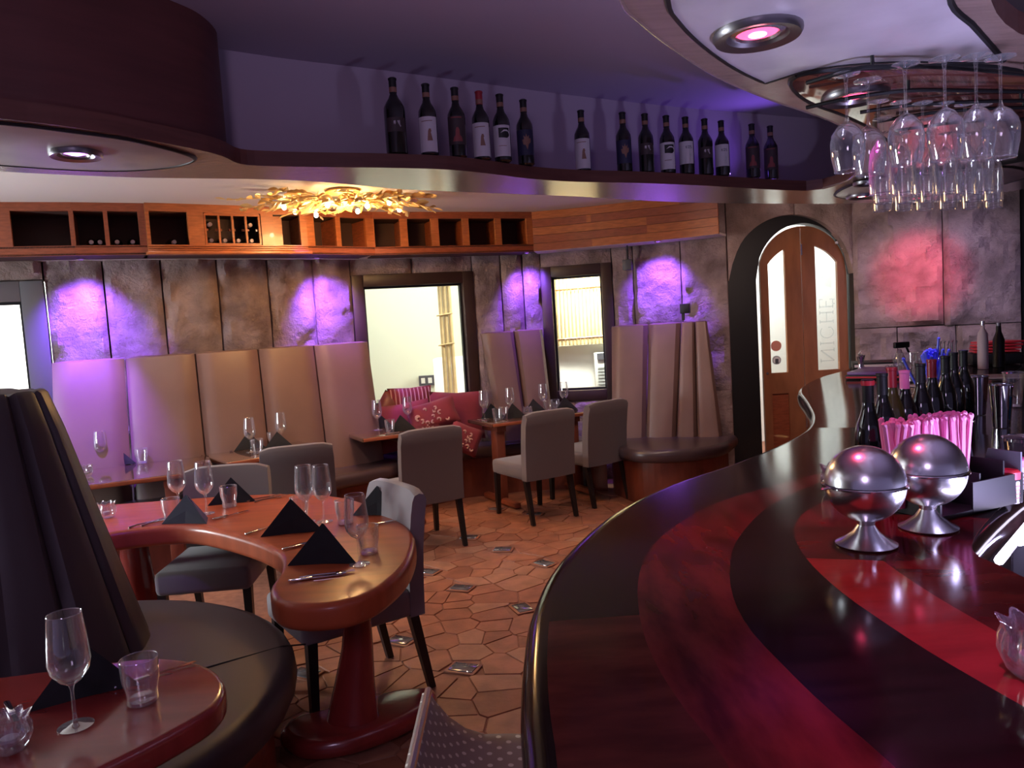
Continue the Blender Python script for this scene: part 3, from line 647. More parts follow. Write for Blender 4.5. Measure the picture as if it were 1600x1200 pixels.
# spots below the soffits
for (x, y, lb) in [(-1.62, 6.70, 'tiny violet spot lamp under the cabinet above the long banquette'), (.22, 7.46, 'tiny spot lamp under curved soffit left of the narrow window'), (1.42, 7.12, 'tiny violet spot lamp under curved soffit right of the narrow window'), (-3.12, 5.74, 'tiny violet spot lamp under the cabinet near the left window')]:
    d = empty('spot_lamp', (x, y, ZB), 0, lb, 'light'); lathe('rim', [(.03, .0), (.034, -.008), (.018, -.012)], M['steel'], d, 16); lathe('lens', [(.018, -.008), (0, -.01)], M['violetbulb'], d, 12)
sn = empty('wall_speaker', (1.17, 7.38, 2.1), R(-20), 'small dark sensor box hanging below the soffit right of narrow window', 'speaker')
box('housing', (0, 0, 0), (.09, .07, .10), M['grey'], sn, bevel=.008); tube('bracket', [(0, .02, .05), (0, .02, .185)], .008, M['black'], sn)
sn = empty('wall_speaker', (1.64, 7.12, 1.6), R(-25), 'small black box perched on top of the right fluted booth back', 'speaker')
box('housing', (0, 0, .05), (.085, .07, .09), M['black'], sn, bevel=.006); box('foot', (-.02, 0, -.02), (.025, .03, .07), M['black'], sn)

# ================================================================ BANQUETTES
def channel(parent, b0, b1, t0, t1, z0, z1, m, bulge=.055, th=.07, name='back_panel', nu=8, nv=8):
    """one upholstered channel: bottom edge b0-b1, top edge t0-t1 (plan points), room on its right side"""
    b0, b1, t0, t1 = map(Vector, (b0, b1, t0, t1)); b0, b1 = b0.lerp(b1, .012), b1.lerp(b0, .012); t0, t1 = t0.lerp(t1, .012), t1.lerp(t0, .012); bm = bmesh.new(); g = []
    d = (b1 - b0).normalized(); n = Vector((d.y, -d.x))
    for j in range(nv + 3):
        v = min(1, j / nv) if j <= nv else 1; row = []
        for i in range(nu + 1):
            u = i / nu; s = u * 2 - 1
            a = b0.lerp(b1, u); c = t0.lerp(t1, u); p = a.lerp(c, v)
            e = max(0, 1 - abs(s) ** 4.5) ** .5
            k = bulge * e * (1 if v < .97 else .75)
            z = z0 + (z1 - z0) * v
            if j == nv + 1: k = bulge * e * .35; z = z1 + .012 * e
            if j == nv + 2: k = -th; z = z1 + .004
            p = p + n * k; row.append(bm.verts.new((p.x, p.y, z)))
        g.append(row)
    row = []
    for i in range(nu + 1):
        p = b0.lerp(b1, i / nu) - n * th; row.append(bm.verts.new((p.x, p.y, z0)))
    g.append(row)
    for j in range(len(g) - 1):
        for i in range(nu): bm.faces.new((g[j][i], g[j][i + 1], g[j + 1][i + 1], g[j + 1][i]))
    bm.faces.new([r[0] for r in g]); bm.faces.new([r[-1] for r in g][::-1])
    return link(name, bm, m, parent)
bq = empty('banquette', (0, 0, 0), 0, 'long taupe leather banquette with five tall back panels below the slab wall', 'banquette')
T = [(-3.34, 5.60), (-2.915, 5.827), (-2.476, 6.061), (-2.078, 6.361), (-1.693, 6.66), (-1.28, 6.98)]
Bq = [(-3.28, 5.36), (-2.84, 5.60), (-2.38, 5.85), (-1.98, 6.14), (-1.59, 6.43), (-1.17, 6.76)]
for i in range(5): channel(bq, Bq[i], Bq[i + 1], T[i], T[i + 1], .46, 1.525, M['leather'])
slab('seat_cushion', [(-3.35, 5.38), (-2.38, 5.9), (-1.15, 6.80), (-.98, 6.58), (-1.06, 6.36), (-2.06, 5.52), (-3.12, 4.94)], .37, .485, .045, M['seat'], bq)
prism('plinth', [(-3.35, 5.4), (-2.38, 5.92), (-1.15, 6.82), (-1.05, 6.58), (-1.13, 6.42), (-2.1, 5.6), (-3.12, 5.03)], 0, .37, M['plinth'], bq)
bw = empty('banquette', (0, 0, 0), 0, 'low window bench with dark leather seat under the large window', 'banquette')
slab('seat_cushion', [(p.x, p.y) for p in spline([(-1.16, 6.92), (-.92, 6.72), (-.55, 7.02), (.0, 7.2), (.45, 7.2), (.86, 6.95), (.88, 7.3), (.3, 7.52), (-.35, 7.46), (-1.2, 7.14)], 4, True)], .37, .485, .045, M['seat'], bw)
prism('plinth', [(-1.12, 6.96), (-.9, 6.80), (-.55, 7.1), (0, 7.27), (.45, 7.27), (.83, 7.04), (.84, 7.26), (.3, 7.48), (-.35, 7.42), (-1.1, 7.12)], 0, .37, M['plinth'], bw)
b2 = empty('banquette', (0, 0, 0), 0, 'two tall taupe leather back panels standing between the two windows', 'banquette')
channel(b2, (-.13, 7.40), (.13, 7.46), (-.27, 7.50), (.046, 7.555), .46, 1.53, M['leather'])
channel(b2, (.13, 7.46), (.39, 7.50), (.05, 7.555), (.335, 7.60), .46, 1.535, M['leather'])
b3 = empty('banquette', (0, 0, 0), 0, 'fluted taupe leather booth with rounded dark seat left of arched door', 'banquette')
T3 = [(.976, 7.33), (1.31, 7.215), (1.587, 7.085), (1.70, 7.03), (1.80, 6.985)]; B3 = [(.90, 7.12), (1.21, 7.06), (1.47, 6.97), (1.645, 6.895), (1.86, 6.83)]
for i in range(4): channel(b3, B3[i], B3[i + 1], T3[i], T3[i + 1], .46, 1.52, M['leather'])
slab('seat_cushion', [(p.x, p.y) for p in spline([(.88, 7.2), (.9, 6.55), (1.1, 6.3), (1.45, 6.26), (1.75, 6.42), (1.92, 6.68), (1.98, 6.9), (1.6, 7.02)], 5, True)], .38, .49, .045, M['seat'], b3)
prism('plinth', [(p.x, p.y) for p in spline([(.92, 7.1), (.97, 6.6), (1.15, 6.4), (1.45, 6.36), (1.7, 6.5), (1.86, 6.72), (1.88, 6.88), (1.6, 6.95)], 5, True)], 0, .38, M['plinth'], b3)
# near round booth on the left
nb = empty('banquette', (0, 0, 0), 0, 'near dark round booth with fluted conical back at the left edge', 'banquette')
cx, cy = -1.90, 2.74; rb, rt_ = .46, .19; NC = 12
for i in range(NC):
    a0, a1 = R(-180 + 360 * i / NC), R(-180 + 360 * (i + 1) / NC)
    pt = lambda r, a: (cx + r * math.cos(a), cy + r * math.sin(a))
    channel(nb, pt(rb, a0), pt(rb, a1), pt(rt_, a0), pt(rt_, a1), .42, 1.46, M['leather2'], bulge=.035, th=.05)
lathe('top_cap', [(0, 1.485), (.10, 1.482), (.16, 1.465), (.16, 1.42)], M['leather2'], nb, 24, (cx, cy, 0))
ring = [(cx + .12 + .98 * math.cos(R(a)), cy - .32 + .98 * math.sin(R(a))) for a in range(0, 360, 8)]
slab('seat_cushion', ring, .34, .48, .06, M['leather2'], nb)
wallstrip('plinth', [(cx + .12 + .88 * math.cos(R(a)), cy - .32 + .88 * math.sin(R(a))) for a in range(-180, 181, 8)], 0, .35, M['cab2'], nb, .03)
tube('seam', [(cx + .6, cy - .28, .481), (cx + .8, cy - .14, .482), (cx + 1.0, cy + .0, .478), (cx + 1.07, cy + .05, .46)], .003, M['black'], nb)

# ================================================================ TABLES
def lamp_base(parent, c, s=1, m=None, rz=0):
    bm = bmesh.new(); prof = [(.035, .09), (.045, .10), (.075, .12), (.10, .20), (.105, .28), (.085, .38), (.062, .50), (.055, .60), (.07, .66), (.09, .70)]
    lathe_bm(bm, [(0, .08)] + [(r * s, z) for r, z in prof] + [(0, .70)], 20, c); link('pedestal', bm, m, parent)
kt = empty('dining_table', (0, 0, 0), 0, 'large curved kidney-shaped orange-red wooden table with thick rounded edge and pedestal', 'table')
K = [(-2.0, 3.50), (-1.78, 3.575), (-1.545, 3.56), (-1.217, 3.30), (-.985, 3.03), (-.90, 2.80), (-.88, 2.60), (-.80, 2.44), (-.66, 2.39), (-.53, 2.44), (-.45, 2.62), (-.42, 2.88), (-.46, 3.22), (-.62, 3.60), (-.89, 3.97), (-1.16, 4.15), (-1.5, 4.23), (-1.98, 4.22), (-2.35, 4.15), (-2.45, 3.8), (-2.25, 3.52)]
slab('tabletop', [(p.x, p.y) for p in spline(K, 5, True)], .655, .75, .026, M['table'], kt)
def oval_col(name, c, secs, m, parent):
    bm = bmesh.new(); rings = []
    for z, a, b, dx in secs:
        rings.append([bm.verts.new((c[0] + dx + a * math.cos(2 * math.pi * i / 24), c[1] + b * math.sin(2 * math.pi * i / 24), z)) for i in range(24)])
    for A, B in zip(rings, rings[1:]):
        for i in range(24): bm.faces.new((A[i], A[(i + 1) % 24], B[(i + 1) % 24], B[i]))
    bm.faces.new(rings[0]); bm.faces.new(rings[-1][::-1]); return link(name, bm, m, parent)
oval_col('pedestal', (-.68, 2.93), [(.085, .105, .075, -.03), (.14, .095, .07, -.025), (.25, .078, .062, -.01), (.38, .062, .055, .01), (.5, .052, .05, .02), (.66, .050, .05, .03)], M['tabledk'], kt)
bs = [(p.x, p.y) for p in spline([(-.98, 2.86), (-.86, 2.76), (-.68, 2.78), (-.50, 2.90), (-.40, 3.04), (-.42, 3.16), (-.58, 3.16), (-.80, 3.06), (-.96, 2.98)], 4, True)]
slab('pedestal_foot', bs, 0.012, .095, .038, M['tabledk'], kt)
oval_col('pedestal', (-2.0, 3.9), [(0, .2, .16, 0), (.08, .15, .1, 0), (.35, .09, .07, 0), (.66, .06, .06, 0)], M['tabledk'], kt)
nt_ = empty('dining_table', (0, 0, 0), 0, 'nearest deep red table with rounded end at the bottom left corner', 'table')
NK = [(-1.9, 1.95), (-1.45, 1.99), (-1.10, 2.055), (-.97, 2.045), (-.85, 1.98), (-.765, 1.87), (-.745, 1.75), (-.80, 1.63), (-.89, 1.50), (-1.02, 1.35), (-1.3, 1.15), (-1.8, 1.1)]
slab('tabletop', [(p.x, p.y) for p in spline(NK, 5, True)], .685, .75, .018, M['tabledk'], nt_)
lamp_base(nt_, (-1.12, 1.34, -.01), 1, M['tabledk']); lathe('pedestal_foot', [(0, .0), (.24, .0), (.24, .03), (.1, .08), (0, .08)], M['tabledk'], nt_, 24, (-1.12, 1.34, 0))
def rect_table(cx_, cy_, w, d, rz, label, m=None, cols=((0, 0),)):
    t = empty('dining_table', (cx_, cy_, 0), rz, label, 'table')
    slab('tabletop', [(-w / 2, -d / 2), (w / 2, -d / 2), (w / 2, d / 2), (-w / 2, d / 2)], .715, .75, .012, m or M['tablebr'], t)
    box('edge_strip', (0, -d / 2 - .004, .732), (w - .02, .012, .028), M['cab2'], t, bevel=.004)
    for u, v in cols:
        box('apron', (u, v * .5, .69), (.09, d * .6, .05), M['plinth'], t)
        box('column', (u, v, .36), (.085, .12, .64), M['plinth'], t, bevel=.01)
        box('column_foot', (u, v, .04), (.07, .62, .055), M['cab2'], t, bevel=.02)
    return t
rect_table(-2.72, 5.25, 1.15, .72, R(24), 'far-left dark table in violet light before the banquette end panel', cols=((-.3, -.28), (.3, -.28)))
rect_table(-1.98, 5.93, .78, .72, R(38), 'small square table before the middle of the long banquette', cols=((0, -.34),))
rect_table(-1.08, 6.76, .80, .78, R(28), 'square table before the red cushions of the window bench', cols=((-.02, -.33),))
t5 = rect_table(.136, 7.11, 1.02, .50, R(28), 'long four-place table between the two windows, farthest table', cols=((-.40, -.13), (.38, -.13)))
# ================================================================ CHAIRS
def make_chair(fm, seat_m=None):
    t = empty('dining_chair', cat='chair'); w, dp = .47, .50
    bm = bmesh.new(); vv = bbox(bm, (0, .03, .42), (w, dp, .12), None, .028, 3)
    for v in bm.verts:
        if v.co.z > .45: v.co.z += .02 * (1 - (v.co.x / (w / 2)) ** 2) * (1 - ((v.co.y - .03) / (dp / 2)) ** 2)
    link('seat', bm, seat_m or fm, t)
    bm = bmesh.new(); g = []
    sec = [(.36, -.20), (.50, -.205), (.65, -.215), (.80, -.235), (.88, -.25)]
    n = 8
    for k, (z, y) in enumerate(sec + [(.905, -.262), (.912, -.285), (.905, -.308), (.88, -.32)] + [(.80, -.305), (.65, -.285), (.50, -.275), (.36, -.27)]):
        g.append([bm.verts.new(((i / n - .5) * w * (1 - .02 * (1 if z > .8 else 0)), y + .018 * (1 - (2 * i / n - 1) ** 2) * -1 + .0, z - (.02 * (2 * i / n - 1) ** 6 if z > .87 else 0))) for i in range(n + 1)])
    for a, b in zip(g, g[1:] + g[:1]):
        for i in range(n): bm.faces.new((a[i], a[i + 1], b[i + 1], b[i]))
    bm.faces.new([r[0] for r in g]); bm.faces.new([r[-1] for r in g][::-1])
    link('backrest', bm, fm, t)
    for sx in (-1, 1):
        for sy, fy, ty in ((1, .25, .24), (-1, -.29, -.22)):
            bm = bmesh.new(); q = []
            for z, s in ((.37, .021), (0.012, .015)):
                yy = ty if z > .1 else fy; q.append([bm.verts.new((sx * (w / 2 - .026) + a * s, yy + b * s, z)) for a, b in ((-1, -1), (1, -1), (1, 1), (-1, 1))])
            bm.faces.new(q[0]); bm.faces.new(q[1][::-1])
            for i in range(4): bm.faces.new((q[0][i], q[0][(i + 1) % 4], q[1][(i + 1) % 4], q[1][i]))
            link('leg', bm, M['leg'], t, smooth=False)
    return t
ch = Proto(make_chair(M['fabric'])); GC = 'upholstered dining chairs'
ch.put((.13, 6.32, 0), R(31), 'taupe upholstered chair with its back to us at the farthest table, left one', GC)
ch.put((.62, 6.76, 0), R(38), 'taupe upholstered chair nearest the fluted right booth', GC)
ch.put((-.735, 5.68, 0), R(28), 'taupe chair with its back to us at the red-cushion table', GC)
ch.put((-1.52, 5.24, 0), R(18), 'taupe chair with its back to us at the small middle table', GC)
ch.put((-1.62, 4.02, 0), R(184), 'grey chair facing us, tucked under the curved kidney-shaped table', GC)
lc = make_chair(M['fabric2']); lc.location = (-.80, 3.33, 0); lc.rotation_euler = (0, 0, R(125))
tag(lc, 'pale grey upholstered chair seen side-on at the right end of the curved table', None, GC)
# dotted bar stool in the foreground
st = empty('bar_stool', (0, 0, 0), 0, 'bar stool with metal-edged beige dotted scoop seat at bottom centre', 'stool')
bm = bmesh.new(); uv = bm.loops.layers.uv.new('UVMap'); g = []
prof = [(-.195, .95), (-.185, .91), (-.17, .86), (-.145, .81), (-.11, .77), (-.06, .75), (.0, .745), (.06, .745), (.12, .745), (.18, .74), (.22, .725)]
ys = [.82, .94, 1.06, 1.18, 1.30, 1.42, 1.50, 1.545]
for j, y in enumerate(ys):
    row = []
    for i, (x, z) in enumerate(prof):
        k = j / (len(ys) - 1); w_ = max(0, (z - .75) / .2)
        yy = y if w_ == 0 else y - (y - .82) * .28 * w_ ** .8
        row.append(bm.verts.new((x + .01 + .05 * (1 - k) * 0, yy, z)))
    g.append(row)
arc = [0]
for a, b in zip(prof, prof[1:]): arc.append(arc[-1] + math.hypot(b[0] - a[0], b[1] - a[1]))
for j in range(len(ys) - 1):
    for i in range(len(prof) - 1):
        f = bm.faces.new((g[j][i], g[j][i + 1], g[j + 1][i + 1], g[j + 1][i]))
        for lp, (a, b) in zip(f.loops, ((i, j), (i + 1, j), (i + 1, j + 1), (i, j + 1))): lp[uv].uv = (arc[a], ys[b])
s_ = link('scoop_seat', bm, M['dots'], st); md = s_.modifiers.new('thick', 'SOLIDIFY'); md.thickness = .012; md.offset = -1
tube('metal_rim', [g_ for g_ in [(.01 + prof[0][0], y - (y - .82) * .28 * 1, .952) for y in ys]] , .007, M['steel'], st)
tube('column', [(.02, 1.2, .03), (.02, 1.2, .725)], .028, M['dsteel'], st, 12); lathe('foot_plate', [(0, .05), (.05, .045), (.2, .02), (.21, .01), (0, .01)], M['dsteel'], st, 28, (.02, 1.2, 0))

# ================================================================ CUSHIONS
def cushion(loc, w, h, rz, tilt, roll, m, label, stripes=False, scroll=False):
    c = empty('cushion', loc, 0, label, 'cushion'); c.rotation_euler = (tilt, roll, rz)
    n = 12; bm = bmesh.new(); G2 = {}
    for s in (1, -1):
        for i in range(n + 1):
            for j in range(n + 1):
                u, v = i / n * 2 - 1, j / n * 2 - 1
                edge = i in (0, n) or j in (0, n)
                t = .075 * ((1 - u ** 4) * (1 - v ** 4)) ** .6
                k = 1 - .07 * (1 - abs(u * v)) * (max(abs(u), abs(v)) ** 2)
                key = (i, j, 0 if edge else s)
                if key not in G2: G2[key] = bm.verts.new((u * w / 2 * k, s * -t * (0 if edge else 1), h / 2 + v * h / 2 * k))
    gk = lambda i, j, s: G2[(i, j, 0 if (i in (0, n) or j in (0, n)) else s)]
    for s in (1, -1):
        for i in range(n):
            for j in range(n): bm.faces.new((gk(i, j, s), gk(i + 1, j, s), gk(i + 1, j + 1, s), gk(i, j + 1, s)))
    link('cover', bm, m, c)
    if stripes:
        for k in range(11):
            x = (k / 10 * 2 - 1) * .86; bm = bmesh.new(); tube_bm(bm, [(x * w / 2, -.075 * ((1 - x ** 4) * (1 - (v) ** 4)) ** .6 - .001, h / 2 + v * h / 2) for v in (-.9, -.6, -.3, 0, .3, .6, .9)], .006, 5); link('stripe', bm, M['cream'], c)
    if scroll:
        rr = random.Random(9)
        for k in range(13):
            u0, v0 = rr.uniform(-.65, .65), rr.uniform(-.65, .65); r0 = rr.uniform(.10, .2); a0 = rr.uniform(0, 6)
            P = []
            for q in range(9):
                a = a0 + q * .5; rad = r0 * (1 - q * .07); u, v = u0 + rad * math.cos(a) * h / w, v0 + rad * math.sin(a)
                u, v = max(-.9, min(.9, u)), max(-.9, min(.9, v)); P.append((u * w / 2, -.075 * ((1 - u ** 4) * (1 - v ** 4)) ** .6 - .001, h / 2 + v * h / 2))
            bm = bmesh.new(); tube_bm(bm, P, [.005 + .005 * math.sin(math.pi * q / 8) for q in range(9)], 5); link('scroll_print', bm, M['cream'], c)
    return c
cushion((-.98, 6.98, .52), .56, .44, R(24), R(-14), R(-4), M['cushion'], 'plain crimson cushion at the left of the pile, behind the wine glasses')
cushion((-.53, 7.18, .56), .52, .46, R(18), R(-16), R(4), M['cushion'], 'large plain crimson cushion leaning highest on the right of the pile')
cushion((-.70, 6.92, .70), .46, .27, R(14), R(-20), R(-12), M['cushion'], 'small rectangular crimson cushion with pale scroll pattern in front of the pile', scroll=True)
cushion((-.96, 7.2, .74), .42, .34, R(18), R(-8), R(0), M['cushion'], 'crimson striped cushion peeking out behind the pile against the glass', stripes=True)
cushion((-1.24, 7.12, .72), .32, .32, R(20), R(-6), R(38), M['plinth'], 'dark brown cushion corner at the lower left of the large window')
cushion((-.50, 6.80, .49), .3, .26, R(14), R(-10), R(25), M['cushion'], 'lower scroll-printed crimson cushion lying on the seat beside the chair back', scroll=True)

# ================================================================ CHANDELIER
cd = empty('chandelier', (-1.15, 5.72, 2.53), R(14), 'wide gold leaf chandelier glowing warm under the dining ceiling', 'chandelier')
lathe('ceiling_plate', [(0, .128), (.12, .125), (.13, .11), (.03, .09), (.02, .04), (0, .04)], M['gold'], cd, 20)
lr = random.Random(11)
def leaf_mesh():
    bm = bmesh.new(); L, w = .085, .021; P = [(0, 0, 0), (.2, .7, .003), (.5, 1, .006), (.8, .6, .004), (1, 0, 0), (.8, -.6, .004), (.5, -1, .006), (.2, -.7, .003)]
    top = [bm.verts.new((a * L, b * w, c_)) for a, b, c_ in P]; mid = bm.verts.new((L * .5, 0, -.003))
    for i in range(8): bm.faces.new((top[i], top[(i + 1) % 8], mid))
    me = bpy.data.meshes.new('leaf'); bm.to_mesh(me); bm.free(); me.materials.append(M['gold']); return me
LM = leaf_mesh(); cnt = 0
for k in range(34):
    a = R(360 * k / 34 + lr.uniform(-5, 5)); ln = lr.uniform(.45, .80); zz = lr.uniform(-.04, .05); pts = []
    for q in range(5):
        t = q / 4; r_ = .05 + (ln - .05) * t; pts.append((r_ * math.cos(a + t * lr.uniform(-.2, .2)), r_ * math.sin(a + t * .1) * .60, .02 + zz * t + .03 * math.sin(t * 3)))
    br = tube('branch', pts, .004, M['gold'], cd, 5)
    for q in range(13):
        t = .22 + .78 * q / 12; i = min(3, int(t * 4)); p = Vector(pts[i]).lerp(Vector(pts[i + 1]), t * 4 - i)
        o = bpy.data.objects.new('leaf', LM); C.objects.link(o); o.parent = br
        o.location = p; o.rotation_euler = (lr.uniform(-.9, .9), lr.uniform(-.25, .55), a + lr.choice((-.8, .8, 0)) + lr.uniform(-.3, .3)); o.scale = [lr.uniform(.8, 1.25)] * 3; cnt += 1
for (x, y, z) in [(-.42, -.08, 0), (-.2, .18, -.02), (-.12, -.2, -.01), (.1, .05, -.02), (.32, -.12, .01), (.42, .15, .0), (.15, -.25, -.03), (-.35, .2, .01)]:
    lathe('bulb', [(0, -.02), (.012, -.014), (.016, 0), (.012, .014), (0, .02)], M['bulb'], cd, 12, (x, y, z))

# ================================================================ BAR
bar = empty('bar_counter', (0, 0, 0), 0, 'long curved polished dark wood bar counter with red inlaid bands, filling the right', 'bar')
BO = [(-.03, .3), (-.02, .6), (-.016, .883), (-.018, 1.04), (-.010, 1.232), (.011, 1.435), (.077, 1.706), (.242, 2.083), (.467, 2.402), (.75, 2.68), (1.035, 3.008), (1.26, 3.33), (1.43, 3.702), (1.60, 4.207), (1.788, 4.811), (2.003, 5.269), (2.321, 5.769), (2.75, 6.3), (3.1, 6.9)]
BI = [(4.1, 6.5), (3.9, 5.8), (3.2, 4.9), (2.6, 3.9), (2.35, 3.0), (1.95, 2.48), (1.6, 2.2), (1.28, 1.925), (.975, 1.60), (.955, 1.50), (.96, 1.3), (.97, .9), (.98, .3)]
bo = spline(BO, 5); bi = spline(BI, 4)
slab('bar_top', [(p.x, p.y) for p in bo + bi], .985, 1.0685, .034, M['bardk'], bar, 6)
ZK = 1.0700
b1 = spline([(.215, .3), (.22, .6), (.226, .857), (.205, 1.0), (.193, 1.15), (.200, 1.32), (.235, 1.54), (.30, 1.74), (.40, 1.92), (.56, 2.12), (.80, 2.30), (1.0, 2.44), (1.35, 2.72), (1.62, 3.2)], 5)
b0 = spline([(.015, .3), (.02, .6), (.026, .883), (.024, 1.04), (.032, 1.232), (.053, 1.425), (.115, 1.686), (.275, 2.055), (.495, 2.37), (.775, 2.65), (1.06, 2.98), (1.30, 3.33)], 5)
bb2 = spline([(.46, .3), (.43, .6), (.41, .838), (.388, .99), (.376, 1.13), (.371, 1.25), (.386, 1.39), (.428, 1.56), (.50, 1.75), (.645, 2.0), (.80, 2.18), (.97, 2.33), (1.35, 2.62), (1.7, 3.1)], 5)
bb3 = spline([(.72, .3), (.68, .6), (.65, .85), (.625, .99), (.604, 1.12), (.592, 1.25), (.585, 1.40), (.60, 1.60), (.65, 1.80), (.74, 1.96), (.86, 2.08), (1.05, 2.24), (1.4, 2.5), (1.8, 2.9)], 5)
bin_ = spline([(.955, .3), (.95, .6), (.945, .9), (.94, 1.2), (.935, 1.45), (.945, 1.58), (1.1, 1.78), (1.28, 1.96), (1.6, 2.24), (1.9, 2.5), (2.0, 2.7)], 5)
def bands(A, B, cuts, mats, name, n=61):
    A, B = resample(A, n), resample(B, n)
    for (a, b), m in zip(zip(cuts, cuts[1:]), mats):
        ai, bi_ = int(a * (n - 1)), int(b * (n - 1)); strip_piece(name, A[ai:bi_ + 1], B[ai:bi_ + 1], ZK, m, bar)
bands(b0, b1, [0, .30, .62, 1], [M['barmid'], M['bardk'], M['bardk']], 'outer_plank')
bands(b1, bb2, [0, .30, .62, 1], [M['barrd'], M['barrd'], M['barrd']], 'inlay_plank')
bands(bb2, bb3, [0, .32, .60, 1], [M['bardk'], M['bardk'], M['bardk']], 'middle_plank')
mid3 = [a.lerp(b, .42) for a, b in zip(resample(bb3, 61), resample(bin_, 61))]
bands(bb3, mid3, [0, .2, .42, .50, .62, 1], [M['barmid'], M['barrd2'], M['barmid'], M['barrd'], M['bardk']], 'inner_plank')
bands(mid3, bin_, [0, .18, .40, .56, 1], [M['barmid'], M['barmid'], M['barrd'], M['bardk']], 'inner_plank')
def offs(line, d):
    out = []
    for i, p in enumerate(line):
        t = (line[min(i + 1, len(line) - 1)] - line[max(i - 1, 0)]).normalized(); out.append((p.x + t.y * d, p.y - t.x * d))
    return out
wallstrip('bar_front', offs(resample(bo, 60), .27), 0, .99, M['plinth'], bar, .02)
wallstrip('bar_back', offs(resample(bi, 50), .06), 0, .985, M['dsteel'], bar, .02)
tube('foot_rail', [(p[0], p[1], .2) for p in offs(resample(bo, 40), .20)], .018, M['chrome'], bar)
# lit steel service well inside the bar
wl = empty('service_well', (0, 0, 0), 0, 'white lit steel service well behind the inner bar edge, far right', 'bar well')
ledl = [(.985, 1.585), (1.285, 1.905), (1.6, 2.18), (1.95, 2.46)]
tube('led_strip', [(x + .012, y - .012, 1.045) for x, y in ledl], .010, M['led'], wl)
wallstrip('edge_glass', [(x + .03, y - .03) for x, y in ledl], .90, 1.066, M['plastic'], wl, .004)
prism('well_floor', [(1.0, .4), (1.0, 1.58), (1.3, 1.88), (1.95, 2.4), (2.3, 1.4), (2.0, .4)], .80, .82, M['steel'], wl)
box('ice_bin_wall', (1.25, 1.35, .93), (.5, .012, .24), M['dsteel'], wl); box('speed_rail', (1.3, 1.55, .9), (.45, .06, .08), M['steel'], wl, rz=R(40))
lamp('AREA', (1.2, 1.7, 1.03), 1.6, (.8, .75, 1), .4, (1.4, 1.45, .9), name='led_light', sy=.05)

# ---------------------------------------------------------------- glassware
def wine_bm(h=.22, rb_=.040, foot=.036, stem=.085):
    return [(0, 0), (foot, .0), (foot, .002), (foot * .5, .005), (.006, .010), (.0038, .03), (.0036, stem - .015), (.007, stem - .002), (rb_ * .55, stem + .010), (rb_ * .9, stem + .032), (rb_, stem + .055), (rb_ * .95, stem + .09), (rb_ * .80, h),
            (rb_ * .78, h), (rb_ * .93, stem + .09), (rb_ * .975, stem + .055), (rb_ * .87, stem + .034), (rb_ * .5, stem + .014), (0, stem + .006)]
def make_wine():
    o = empty('wine_glass', cat='glass'); pr = wine_bm(.262, .045, .038, .10)
    lathe('foot', pr[:6] + [(0, .03)], M['glass'], o, 24); lathe('stem', [(.0038, .03), (.0036, .085), (.007, .098)], M['glass'], o, 10); lathe('bowl', pr[7:], M['glass'], o, 28); lathe('rim', [(.0350, .2617), (.0363, .2632), (.0357, .2645), (.0347, .2632), (.0350, .2617)], M['crystal'], o, 28)
    return o
wg = Proto(make_wine())
def make_tumbler():
    o = empty('tumbler', cat='glass'); lathe('glass_wall', [(0, 0), (.033, 0), (.036, .006), (.035, .03), (.042, .06), (.044, .108), (.042, .108), (.040, .06), (.033, .032), (.031, .014), (0, .012)], M['glass'], o, 24)
    lathe('base', [(0, .001), (.032, .001), (.033, .010), (0, .012)], M['crystal'], o, 20); lathe('rim', [(.0418, .1075), (.0436, .1088), (.043, .11), (.0418, .109), (.0418, .1075)], M['crystal'], o, 24); return o
tb = Proto(make_tumbler())
def make_votive():
    o = empty('candle_holder', cat='candle holder'); bm = bmesh.new(); n = 64; rings = []
    for r, z, am in [(0.026, 0, 0), (.036, .012, .05), (.042, .03, .10), (.040, .05, .14), (.036, .062, .12), (.042, .076, .14), (.038, .074, .14), (.031, .058, .12), (.034, .03, .08), (.02, .014, 0)]:
        rings.append([bm.verts.new((r * (1 + am * math.cos(8 * 2 * math.pi * i / n)) * math.cos(2 * math.pi * i / n), r * (1 + am * math.cos(8 * 2 * math.pi * i / n)) * math.sin(2 * math.pi * i / n), z + (am * .03 * math.cos(8 * 2 * math.pi * i / n) if z > .06 else 0))) for i in range(n)])
    for A, B in zip(rings, rings[1:]):
        for i in range(n): bm.faces.new((A[i], A[(i + 1) % n], B[(i + 1) % n], B[i]))
    bm.faces.new(rings[0]); bm.faces.new(rings[-1]); link('petal_cup', bm, M['crystal'], o)
    lathe('candle', [(0, .016), (.018, .016), (.018, .03), (0, .03)], M['white'], o, 14); return o
vt = Proto(make_votive())
def make_napkin():
    o = empty('napkin', cat='napkin')
    for s in (0, 1):
        bm = bmesh.new(); y = s * .012; w, h, d = .122 - s * .008, .135 - s * .005, .095
        A = bm.verts.new((0, .022 + y, h)); L = bm.verts.new((-w, -.012 + y, 0)); Rr = bm.verts.new((w, -.012 + y, 0)); Mm = bm.verts.new((.004, .004 + y, h * .45)); F = bm.verts.new((0, -.004 + y, 0))
        BL = bm.verts.new((-.05 - .02 * (1 - s), d + y, 0)); BR = bm.verts.new((.05, d + y, 0))
        for f in ((A, L, Mm), (A, Mm, Rr), (L, F, Mm), (F, Rr, Mm), (A, BL, L), (A, Rr, BR), (A, BR, BL)): bm.faces.new(f)
        e = link('fold', bm, M['napkin'], o, smooth=False); md = e.modifiers.new('t', 'SOLIDIFY'); md.thickness = .003
    return o
nk = Proto(make_napkin())
